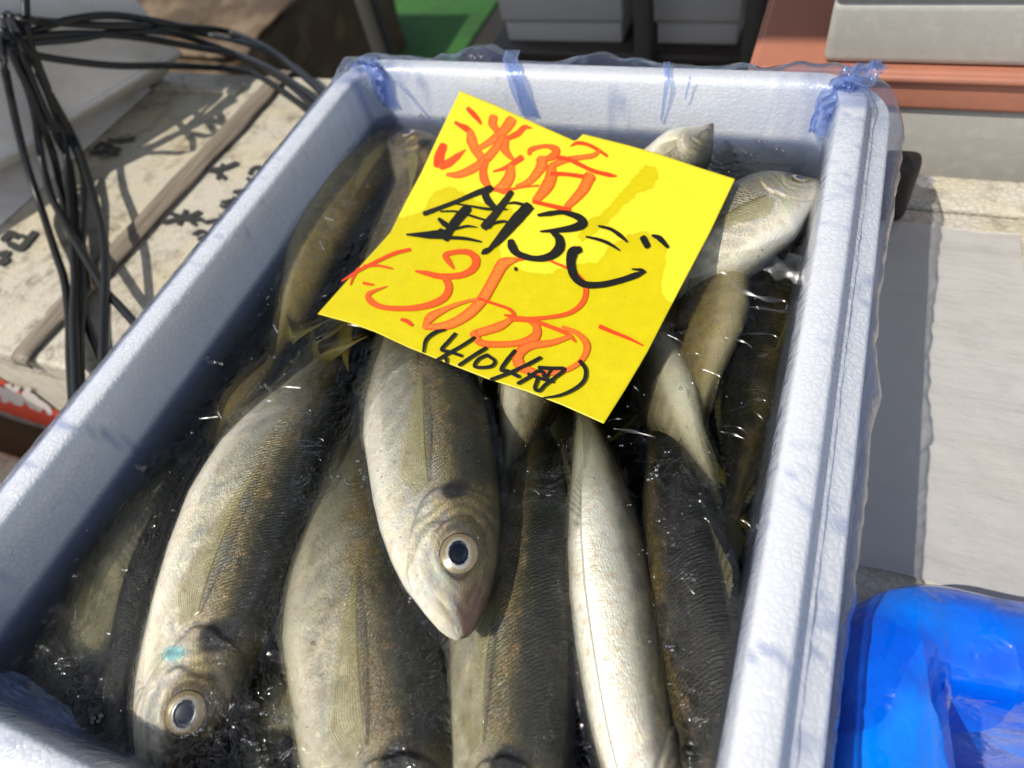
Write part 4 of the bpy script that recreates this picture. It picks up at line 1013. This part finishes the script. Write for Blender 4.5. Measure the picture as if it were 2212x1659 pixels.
R.stroke(f3, [(1220, 515), (1350, 530), (1470, 570), (1590, 620), (1640, 670)], [40, 32, 28, 30, 16], .3)
R.stroke(f3, [(1600, 640), (1480, 680), (1340, 700), (1260, 760), (1280, 840), (1400, 880), (1560, 870), (1680, 800), (1720, 700), (1660, 620), (1560, 575)], [30, 42, 56, 74, 70, 36, 30, 36, 48, 36, 22], .8)
R.stroke(f3, [(1810, 572), (1900, 610), (2000, 650), (2090, 695)], [30, 26, 22, 12], .1)
R.done('lettering', M['red'], nroot)
K = Ink(); K.k = 60
# second line, black
K.stroke(f2, [(700, 75), (600, 110), (470, 165), (340, 215), (225, 258)], [46, 40, 30, 30, 34], .6)
K.stroke(f2, [(640, 90), (690, 90), (725, 78)], [30, 40, 10], .2)
K.stroke(f2, [(655, 95), (680, 160), (740, 225)], [50, 56, 40], .5)
K.stroke(f2, [(850, 108), (790, 190), (730, 270), (660, 350)], [40, 50, 56, 60], .8)
K.stroke(f2, [(440, 185), (560, 205), (680, 225), (820, 228)], [12, 15, 22, 12], .1)
K.stroke(f2, [(340, 243), (450, 243), (560, 275), (660, 305)], [12, 14, 18, 16], .1)
K.stroke(f2, [(530, 225), (470, 290), (410, 370), (380, 440)], [66, 70, 62, 46], .1)
K.stroke(f2, [(330, 300), (370, 335), (410, 360)], [26, 44, 30], .1)
K.stroke(f2, [(600, 358), (530, 350), (420, 375), (300, 395), (95, 412)], [8, 18, 18, 30, 14], .1)
K.stroke(f2, [(100, 412), (250, 425), (400, 432), (520, 440), (630, 462)], [12, 30, 26, 24, 14], .1)
K.stroke(f2, [(340, 395), (380, 425)], [60, 50], .1)
K.stroke(f2, [(690, 355), (720, 330), (790, 315), (840, 322)], [30, 22, 20, 12], .1)
K.stroke(f2, [(830, 185), (880, 180), (960, 200), (1010, 222)], [12, 20, 24, 14], .1)
K.stroke(f2, [(970, 215), (900, 290), (830, 370), (760, 450), (690, 520)], [80, 82, 74, 56, 24], .5)
K.stroke(f2, [(700, 515), (660, 535), (640, 550)], [30, 44, 14], .1)
K.stroke(f2, [(1050, 270), (1130, 258), (1230, 250), (1340, 285), (1370, 330), (1310, 360), (1200, 378), (1065, 388)], [20, 36, 30, 52, 72, 56, 36, 12], .3)
K.stroke(f2, [(1150, 395), (1200, 440), (1200, 510), (1130, 570), (1020, 585), (900, 550), (860, 500), (850, 465)], [30, 62, 74, 56, 40, 50, 64, 50], .3)
K.stroke(f2, [(1490, 350), (1570, 370), (1640, 415), (1690, 460)], [16, 24, 32, 16], .1)
K.stroke(f2, [(1398, 427), (1480, 445), (1560, 475), (1635, 522)], [14, 22, 26, 14], .1)
K.stroke(f2, [(1345, 520), (1300, 540), (1285, 620), (1310, 710), (1380, 770), (1500, 775), (1640, 745), (1760, 705), (1825, 682)], [50, 80, 66, 62, 52, 44, 42, 44, 12], .2)
K.stroke(f2, [(1730, 662), (1800, 668), (1825, 682)], [10, 22, 14], .1)
K.stroke(f2, [(1812, 440), (1838, 490)], [50, 48], .1)
K.stroke(f2, [(1880, 418), (1930, 440), (1985, 498)], [20, 44, 28], .1)
K.stroke(f2, [(885, 655), (884, 668)], [22, 18], .1)
K.done('lettering', M['black'], nroot); K = Ink(); K.k = 100
# third line in brackets, thin black
K.stroke(f3, [(765, 592), (700, 610), (640, 660), (622, 740)], [14, 26, 24, 14], .1)
K.stroke(f3, [(835, 620), (790, 670), (745, 725), (800, 740), (875, 765)], 23, .1)
K.stroke(f3, [(965, 645), (880, 700), (790, 750), (715, 795)], 22, .1)
K.stroke(f3, [(775, 785), (780, 815)], [26, 14], .1)
K.stroke(f3, [(1040, 715), (950, 770), (865, 828)], 23, .1)
K.stroke(f3, [(1050, 760), (990, 790), (965, 835), (1010, 845), (1080, 835), (1100, 800), (1050, 762)], 22, .1)
K.stroke(f3, [(1235, 735), (1180, 800), (1145, 860), (1190, 870), (1260, 905)], 26, .1)
K.stroke(f3, [(1405, 780), (1310, 830), (1200, 880), (1080, 925)], 24, .1)
K.stroke(f3, [(1400, 845), (1480, 850), (1570, 855), (1520, 900), (1440, 960), (1400, 1000), (1370, 985), (1385, 930)], 24, .1)
K.stroke(f3, [(1260, 950), (1330, 910), (1390, 870), (1430, 880), (1430, 900)], 24, .1)
K.stroke(f3, [(1330, 890), (1400, 915), (1490, 938)], 24, .1)
K.stroke(f3, [(1480, 860), (1440, 920)], 20, .1)
K.stroke(f3, [(1675, 805), (1710, 860), (1700, 930), (1640, 985), (1540, 1030), (1415, 1050)], [28, 26, 26, 24, 20, 8], .1)
K.done('lettering', M['black'], nroot)

# ------------------------------------------------------------------ left: old foam lid, strap, writing, label
LZ = -0.12
lid = empty('foam_box_lid', (-0.62, 0.37, -0.335)); tag(lid, 'old stained foam box with black handwriting on its lid, left of the fish box', 'box')
bmv = box_mesh(-1.15, -0.40, 0.168, 0.590, -0.150, LZ, 0.006, 3, 0.0012, 3)
adopt(link('lid', bmv, M['foam_old']), lid)
adopt(link('body', box_mesh(-1.13, -0.42, 0.176, 0.575, -0.335, -0.1525, 0.006, 2, 0.001, 2), M['foam_old']), lid)
adopt(link('raised_edge', box_mesh(-0.76, -0.615, 0.548, 0.566, LZ - .004, LZ + 0.004, 0.003, 2), M['foam_old']), lid)
sv = []; 
path = crom([(-0.574, 0.60, -0.150), (-0.574, 0.594, LZ + 0.001), (-0.572, 0.55, LZ + 0.003), (-0.575, 0.42, LZ + 0.0035), (-0.578, 0.30, LZ + 0.0035), (-0.582, 0.20, LZ + 0.003), (-0.583, 0.1655, LZ + 0.0015), (-0.583, 0.1635, LZ - 0.006)], 70)
for i, p in enumerate(path):
    w = 0.0135 * (1 + 0.22 * mnoise.noise(Vector((i * .16, 0, 0)))) * (0.75 if i > 60 else 1)
    for j in range(9):
        q = j / 8 - .5
        sv.append((p[0] + q * 2 * w * (1.0), p[1], p[2] + 0.0016 * math.cos(q * 3.0) + 0.0008 * mnoise.noise(Vector((q * 9, i * .12, 1)))))
st = link('strap', mesh(sv, grid_faces(70, 9)), M['strap']); adopt(st, lid)
sol = st.modifiers.new('s', 'SOLIDIFY'); sol.thickness = 0.0015
def on_lid(px, py, lift): return hit(px, py, LZ + 0.0018 + lift)
def c1(x, y): return (x / 2.7487, y / 2.7487)
WR = [([(560, 880), (600, 850), (640, 870), (600, 900), (540, 905)], 12), ([(650, 830), (720, 835), (790, 820)], 12), ([(640, 850), (700, 905)], 12), ([(600, 905), (690, 915)], 12), ([(620, 880), (710, 880)], 10),
               ([(1240, 1010), (1320, 1000), (1400, 970)], 16), ([(1270, 1010), (1330, 1055)], 16), ([(1320, 975), (1290, 1060)], 10),
               ([(1480, 1030), (1500, 1000), (1545, 990), (1550, 1010)], 12), ([(1470, 1060), (1500, 1080)], 12), ([(1390, 1140), (1440, 1130)], 12), ([(1320, 1200), (1380, 1190), (1340, 1230), (1310, 1220)], 12), ([(1380, 1190), (1390, 1170)], 9),
               ([(1020, 1270), (1100, 1290), (1180, 1260)], 15), ([(970, 1320), (1060, 1300), (1190, 1300)], 14), ([(1100, 1250), (1060, 1330)], 12), ([(1110, 1290), (1150, 1330)], 13), ([(1215, 1320), (1300, 1300), (1310, 1280)], 11),
               ([(1150, 1390), (1190, 1370), (1230, 1390), (1180, 1420)], 12), ([(1240, 1400), (1260, 1380)], 9),
               ([(20, 1420), (60, 1385), (90, 1400)], 22), ([(60, 1450), (120, 1470), (200, 1385)], 22), ([(130, 1400), (170, 1420)], 14), ([(0, 1510), (40, 1500)], 20), ([(0, 1560), (35, 1540)], 22)]
for a_, b_ in ((0, 5), (5, 8), (8, 13), (13, 20), (20, 99)):
  W1 = Ink(); W1.k = a_
  for pts, w in WR[a_:b_]:
    W1.stroke(c1, [(a, b) for a, b in pts], w * 1.8228 / 2.7487, .1, surf=on_lid)
  W1.done('handwriting', M['faded'], lid)
# red label on its front side
FY = 0.1745
lab = []
for i in range(20):
    for j in range(6):
        px = -60 + 195 * i / 19; a = 785 + (px + 60) * 0.56 ; b = 868 + (px + 60) * 0.33
        py = a + (b - a) * j / 5; lab.append(hit(px, py, FY, 1))
M['label_red'] = mat_plain('label_red', (0.70, 0.07, 0.03), 0.5, 0.1, 20, 0.05)
M['label_white'] = mat_plain('label_white', (0.66, 0.58, 0.54), 0.5, 0.1, 20, 0.05)
lb = link('label', mesh(lab, grid_faces(20, 6)), M['label_red']); adopt(lb, lid)
def on_front(px, py, lift): return hit(px, py, FY - 0.0004 - lift, 1)
def c7(x, y): return (x * .29762, 603.5 + y * .29762)
W2 = Ink()
for pts, w in [([(-20, 800), (30, 830), (40, 870)], 34), ([(60, 780), (80, 840), (110, 880), (150, 890)], 30), ([(120, 790), (100, 830), (140, 860), (150, 900)], 26), ([(180, 830), (230, 850)], 26), ([(200, 800), (190, 860), (240, 920)], 26), ([(250, 860), (230, 900), (290, 940)], 26), ([(270, 880), (340, 930), (360, 970)], 22)]:
    W2.stroke(c7, pts, w * 1.8228 * .29762, .1, surf=on_front)
W2.done('label_lettering', M['label_white'], lb)
lb2 = W2
# tabletop under the boxes
table = empty('display_table', (-0.45, 0.25, -0.95)); tag(table, 'brown wooden trestle table the foam boxes stand on', 'table')
adopt(link('table_top', box_mesh(-1.4, -0.35, -0.30, 0.60, -0.375, -0.3365, 0.004, 2), M['wood']), table)
for x, y in ((-1.3, -0.2), (-1.3, 0.5), (-0.42, -0.2), (-0.42, 0.5)):
    adopt(link('leg', box_mesh(x - .03, x + .03, y - .03, y + .03, -0.95, -0.377, 0.003, 1), M['wood']), table)
low = empty('pale_foam_box', (-0.9, 0.03, -0.3365)); tag(low, 'pale dirty foam box at the left border, below the red labelled one', 'box')
adopt(link('body', box_mesh(-1.25, -0.60, -0.10, 0.130, -0.336, -0.300, 0.006, 2), M['foam_old']), low)

# ------------------------------------------------------------------ left: smooth white box
wb = empty('white_box', (-0.9, 0.4, LZ)); tag(wb, 'smooth off white box with a ledge, standing on the stained lid behind the cables', 'box')
def wbox():
    b0 = hit(0, 491, LZ); b1 = hit(353, 171, LZ); l0 = hit(0, 349, LZ + .046); l1 = hit(400, 109, LZ + .046)
    d = (b1 - b0) / np.linalg.norm(b1 - b0); bA = b0 - d * .3; dl = (l1 - l0) / np.linalg.norm(l1 - l0); lA = l0 - dl * .3
    outw = np.array([1.0, 0, 0])
    secs = [[bA, b1], [lA, l1], [lA + np.array([-.006, 0, .002]), l1 + np.array([-.006, -.004, .002])], [lA + np.array([-.008, 0, .012]), l1 + np.array([-.008, -.006, .012])], [lA + np.array([-.022, 0, .16]), l1 + np.array([-.022, -.02, .16])]]
    V = []; F = []; n = 4
    for a, b in secs:
        z = a[2]; V += [a, b, np.array([-1.4, b[1], z]), np.array([-1.4, a[1], z])]
    for k in range(len(secs) - 1):
        for j in range(4): F.append((k * 4 + j, k * 4 + (j + 1) % 4, (k + 1) * 4 + (j + 1) % 4, (k + 1) * 4 + j))
    F.append((3, 2, 1, 0)); F.append(tuple(len(V) - 4 + j for j in range(4)))
    me = mesh(V, F); bm = bmesh.new(); bm.from_mesh(me); bmesh.ops.recalc_face_normals(bm, faces=bm.faces)
    bmesh.ops.bevel(bm, geom=[e for e in bm.edges], offset=0.0022, segments=2, affect='EDGES'); bm.to_mesh(me); bm.free()
    return me
adopt(link('body', wbox(), M['plastic_white'], smooth=False), wb)

# ------------------------------------------------------------------ cables
CI = 0
def cable(label, pts, r=0.0036):
    global CI; CI += 1
    P = []
    for a, b, z in pts:
        z = -0.113 + 0.0045 * (CI % 6) + (0.03 if a < 0 else 0)
        if a < 410 and a > 0:        # keep clear of the white box's flared side
            while z < 0.1:
                h_ = hit(a, b, z)
                if h_[0] > -0.742 + 0.085 * min(1, max(0, (h_[1] - 0.35) / 0.22)) + 0.014: break
                z += 0.002
        P.append(hit(a, b, z))
    o = link('black_cable', tube(P, r, 110, 12), M['cable']); tag(o, label, 'cable', 'black cables hanging over the boxes at the left')
cab = [
 ('black cable hanging farthest left, straight down to the rim', [(-6, -40, .07), (2, 87, .05), (22, 204, .02), (55, 346, -.02), (91, 455, -.05), (120, 546, -.07), (140, 610, -.08), (150, 700, -.085), (152, 780, -.085), (160, 900, -.09)]),
 ('black cable crossing from the top left corner, bulging to the right halfway down', [(-4, -30, .075), (22, 44, .065), (73, 138, .045), (120, 236, .02), (153, 302, 0), (178, 364, -.02), (183, 437, -.04), (176, 546, -.065), (178, 640, -.075), (172, 740, -.08), (175, 900, -.09)]),
 ('black cable entering at the top edge just right of the corner', [(52, -40, .08), (55, 0, .075), (58, 55, .06), (73, 120, .045), (109, 218, .02), (138, 302, -.005), (149, 400, -.04), (156, 509, -.065), (162, 604, -.082), (160, 700, -.09), (168, 900, -.095)]),
 ('black cable swinging out to the right at its lower end over the stained lid', [(8, 30, .06), (22, 84, .05), (44, 146, .035), (73, 236, .01), (87, 327, -.015), (109, 418, -.045), (146, 491, -.06), (182, 553, -.072), (226, 625, -.08), (262, 665, -.085), (320, 730, -.09)]),
 ('black cable bowing farthest right before dropping behind the left rim', [(40, 30, .07), (73, 116, .05), (109, 204, .03), (156, 291, .0), (184, 364, -.02), (206, 437, -.04), (223, 509, -.06), (228, 604, -.075), (225, 700, -.08), (223, 840, -.09)]),
 ('black cable in the middle of the hanging bundle, bending right at the bottom', [(6, 60, .06), (22, 109, .05), (60, 190, .03), (92, 270, .01), (118, 346, -.02), (140, 455, -.055), (162, 546, -.075), (176, 640, -.09), (192, 710, -.095), (230, 800, -.1)]),
 ('black cable thickest looking, running straight through the bundle centre', [(24, 30, .055), (50, 120, .035), (80, 200, .012), (120, 290, -.012), (148, 350, -.035), (162, 440, -.06), (168, 540, -.082), (170, 640, -.096), (166, 760, -.10), (165, 900, -.10)]),
 ('black cable running right along the middle of the upper bundle', [(-20, 30, .06), (33, 40, .05), (109, 47, .04), (218, 55, .02), (327, 57, .0), (437, 73, -.02), (546, 98, -.045), (637, 146, -.06), (691, 193, -.07), (760, 260, -.08)]),
 ('black cable arching highest over the smooth white box', [(20, 95, .06), (69, 69, .052), (146, 44, .04), (236, 33, .02), (327, 44, .0), (400, 58, -.015), (491, 68, -.03), (582, 107, -.05), (655, 164, -.065), (710, 215, -.07), (760, 260, -.08)]),
 ('black cable second lowest of the bundle running right', [(10, 84, .055), (69, 78, .045), (182, 73, .025), (291, 80, .005), (400, 98, -.02), (509, 120, -.045), (600, 164, -.06), (673, 225, -.07), (740, 290, -.08)]),
 ('black cable weaving through the bundle running right', [(10, 96, .06), (73, 91, .048), (164, 84, .03), (255, 70, .01), (364, 70, -.008), (473, 104, -.03), (582, 148, -.05), (680, 214, -.066), (740, 270, -.08)]),
 ('black cable hanging lowest below the bundle running right', [(20, 100, .05), (73, 118, .04), (146, 131, .02), (255, 142, -.005), (364, 142, -.03), (473, 147, -.055), (546, 158, -.07), (618, 204, -.08), (666, 240, -.085), (720, 290, -.09)])]
for lb_, pts in cab: cable(lb_, pts)

# ------------------------------------------------------------------ right: coarse foam box with a sheet on it
rb_ = empty('coarse_foam_box', (0.25, 0.28, -0.30)); tag(rb_, 'grimy foam box with coarse visible beads, right of the fish box under the white sheet', 'box')
adopt(link('body', box_mesh(0.050, 0.55, 0.02, 0.474, -0.30, -0.1275, 0.004, 2), M['foam_cell']), rb_)
adopt(link('rim', box_mesh(0.045, 0.56, 0.460, 0.4965, -0.1274, -0.1195, 0.003, 2), M['foam_cell']), rb_)
adopt(link('lid', box_mesh(0.047, 0.555, 0.015, 0.4585, -0.1273, -0.1225, 0.002, 2), M['foam_cell']), rb_)
sx_, sy_ = 40, 70; V = []
for j in range(sy_):
    for i in range(sx_):
        x = 0.060 + (0.150 - 0.060) * i / (sx_ - 1); y = 0.168 + (0.439 - 0.168) * j / (sy_ - 1)
        V.append((x + 0.0015 * math.sin(y * 40), y + 0.001 * math.sin(x * 90), -0.1200 + 0.0016 * (1 + mnoise.noise(Vector((x * 14, y * 42, 0)))) + 0.0006 * mnoise.noise(Vector((x * 60, y * 60, 0)))))
sh = link('plastic_sheet', mesh(V, grid_faces(sy_, sx_)), M['sheet']); tag(sh, 'thin translucent white sheet spread on the coarse foam box, half in shadow', 'sheet')
pa = hit(1998, 332, 0.4525, 1)
pme = box_mesh(0.052, pa[0], 0.4525, 0.4590, -0.1215, pa[2], 0.0, 1)
pme = box_mesh(0.050, pa[0], 0.4380, 0.4585, -0.1215, pa[2], 0.0085, 4, 0.0008)
pr = empty('wooden_pole', (0.068, 0.448, -0.1215)); tag(pr, 'dark rounded wooden post end sticking out behind the right rim of the fish box', 'post'); adopt(link('shaft', pme, M['dark_wood']), pr)

# grey boxes and salmon tray behind
gb = empty('grey_foam_box', (0.25, 0.75, -0.30)); tag(gb, 'lower grey foam box under the salmon tray, far right', 'box', )
adopt(link('body', box_mesh(-0.045, 0.70, 0.532, 0.95, -0.30, -0.0875, 0.004, 2), M['grey_foam']), gb)
pk = empty('salmon_tray', (0.25, 0.75, -0.087)); tag(pk, 'salmon pink plastic tray between the two grey foam boxes, far right', 'tray')
adopt(link('body', box_mesh(-0.050, 0.72, 0.528, 0.97, -0.0870, -0.0565, 0.004, 3), M['pink']), pk)
adopt(link('rim', box_mesh(-0.053, 0.725, 0.524, 0.974, -0.0640, -0.0580, 0.0025, 2), M['pink']), pk)
gt = empty('grey_foam_box', (0.25, 0.75, -0.0455)); tag(gt, 'upper grey foam box with a lid seam, standing on the salmon tray', 'box')
adopt(link('body', box_mesh(0.0, 0.70, 0.535, 0.93, -0.0560, -0.0110, 0.006, 3), M['grey_foam']), gt)
adopt(link('lid', box_mesh(-0.002, 0.702, 0.532, 0.932, -0.0085, 0.10, 0.006, 3), M['grey_foam']), gt)
adopt(link('lid_lip', box_mesh(0.002, 0.698, 0.537, 0.928, -0.0115, -0.008, 0.001, 1), M['grey_foam']), gt)

# ------------------------------------------------------------------ blue bagged box at the front right
bb = empty('blue_bagged_box', (0.17, 0.06, -0.128)); tag(bb, 'open box wrapped in shiny bright blue plastic bag at the front right corner', 'box')
def bluebox():
    prof = [(-0.062, -0.16), (-0.052, -0.135), (-0.046, -0.105), (-0.044, -0.085), (-0.041, -0.070), (-0.034, -0.0605), (-0.024, -0.0565), (-0.012, -0.0575), (-0.003, -0.063), (0.001, -0.072), (0.001, -0.090), (-0.002, -0.12), (-0.004, -0.16), (-0.008, -0.18)]
    V, F, n = sweep(prof, nc=26, ns=60, r=0.040, x0=0.0, x1=0.36, y0=-0.25, y1=0.0)
    a = math.radians(5); R3 = np.array([[math.cos(a), -math.sin(a), 0], [math.sin(a), math.cos(a), 0], [0, 0, 1]])
    V = V @ R3.T; o = hit(1812, 1262, -0.062) ; V[:, 0] += 0.0470; V[:, 1] += 0.1330; V[:, 2] += 0.018
    for i, v in enumerate(V):
        p = Vector(v)
        h = 0.0022 * abs(mnoise.noise(p * 38)) + 0.003 * mnoise.noise(p * 14) + 0.0012 * abs(mnoise.noise(p * 85 + Vector((4, 4, 4))))
        v[2] += h * 1.4; v[0] += 0.0020 * mnoise.noise(p * 40 + Vector((7, 0, 0))); v[1] += 0.0020 * mnoise.noise(p * 40 + Vector((0, 7, 0)))
    return mesh(V, F)
adopt(link('bag', bluebox(), M['blue_bag']), bb)

# ------------------------------------------------------------------ far background
gm = link('mat', box_mesh(-2.6, -1.16, 1.0, 4.0, -0.948, -0.940, 0.002, 1), M['green']); gm.name = 'green_mat'; tag(gm, 'green mat on the ground seen beyond the far rim', 'mat')
br_ = empty('cardboard_box', (-1.85, 1.6, -0.938)); 
tag(br_, 'crumpled brown box on the ground beyond the smooth white box', 'box')
adopt(link('body', box_mesh(-2.3, -1.40, 1.18, 2.10, -0.938, -0.55, 0.01, 2, 0.03, 4), M['card']), br_)
adopt(link('flap', box_mesh(-1.62, -1.36, 1.30, 1.75, -0.535, -0.525, 0.003, 1, 0.03, 4), M['card']), br_)
bk = empty('back_table', (-0.2, 1.1, -0.95)); tag(bk, 'low dark wooden bench with posts behind the fish box', 'bench')
adopt(link('plank', box_mesh(-0.46, 0.10, 0.88, 1.40, -0.275, -0.2535, 0.003, 1), M['dark_wood']), bk)
adopt(link('back_board', box_mesh(-0.46, 0.30, 1.38, 1.40, -0.95, -0.28, 0.003, 1), M['dark_wood']), bk)
for px in (1392, 1622):
    p = hit(px, 110, 0.865, 1)
    adopt(link('post', box_mesh(p[0] - .011, p[0] + .011, 0.855, 0.877, -0.95, 0.25, 0.002, 1), M['dark_metal']), bk)
p = hit(805, 50, 1.15, 1)
po = link('metal_post', box_mesh(p[0] - .018, p[0] + .018, 1.14, 1.17, -0.945, 0.3, 0.002, 1), M['dark_metal']); tag(po, 'thin dark post standing alone on the green mat', 'post')
for nm_, x0, x1, zb, lb_ in (('white_foam_box', -0.433, -0.262, -0.2530, 'dull white box on the bench behind the fish box, left of the posts'), ('white_foam_box', -0.213, -0.108, -0.2530, 'small dull white box between the two bench posts')):
    e_ = empty(nm_, ((x0 + x1) / 2, 1.0, zb)); tag(e_, lb_, 'box')
    adopt(link('body', box_mesh(x0, x1, 0.905, 1.15, zb, -0.222, 0.003, 2), M['dark_wood'] if False else M['dim_box']), e_)
    adopt(link('lid', box_mesh(x0 - .004, x1 + .004, 0.900, 1.155, -0.2215, -0.10, 0.004, 2), M['dim_box']), e_)
# unseen awning, added to shade the far side and darken the water's reflections
aw = empty('added_awning', (-0.75, 1.6, -0.95)); tag(aw, 'unseen dark awning added overhead to shade the far side', 'awning')
adopt(link('cloth', box_mesh(-1.25, 0.055, -0.062, 3.4, 1.20, 1.206, 0.001, 1, 0.0, 6), M['awning']), aw)
for x in (-1.20, 0.02):
    adopt(link('post', box_mesh(x - .02, x + .02, 3.3, 3.34, -0.95, 1.198, 0.002, 1), M['dark_metal']), aw)
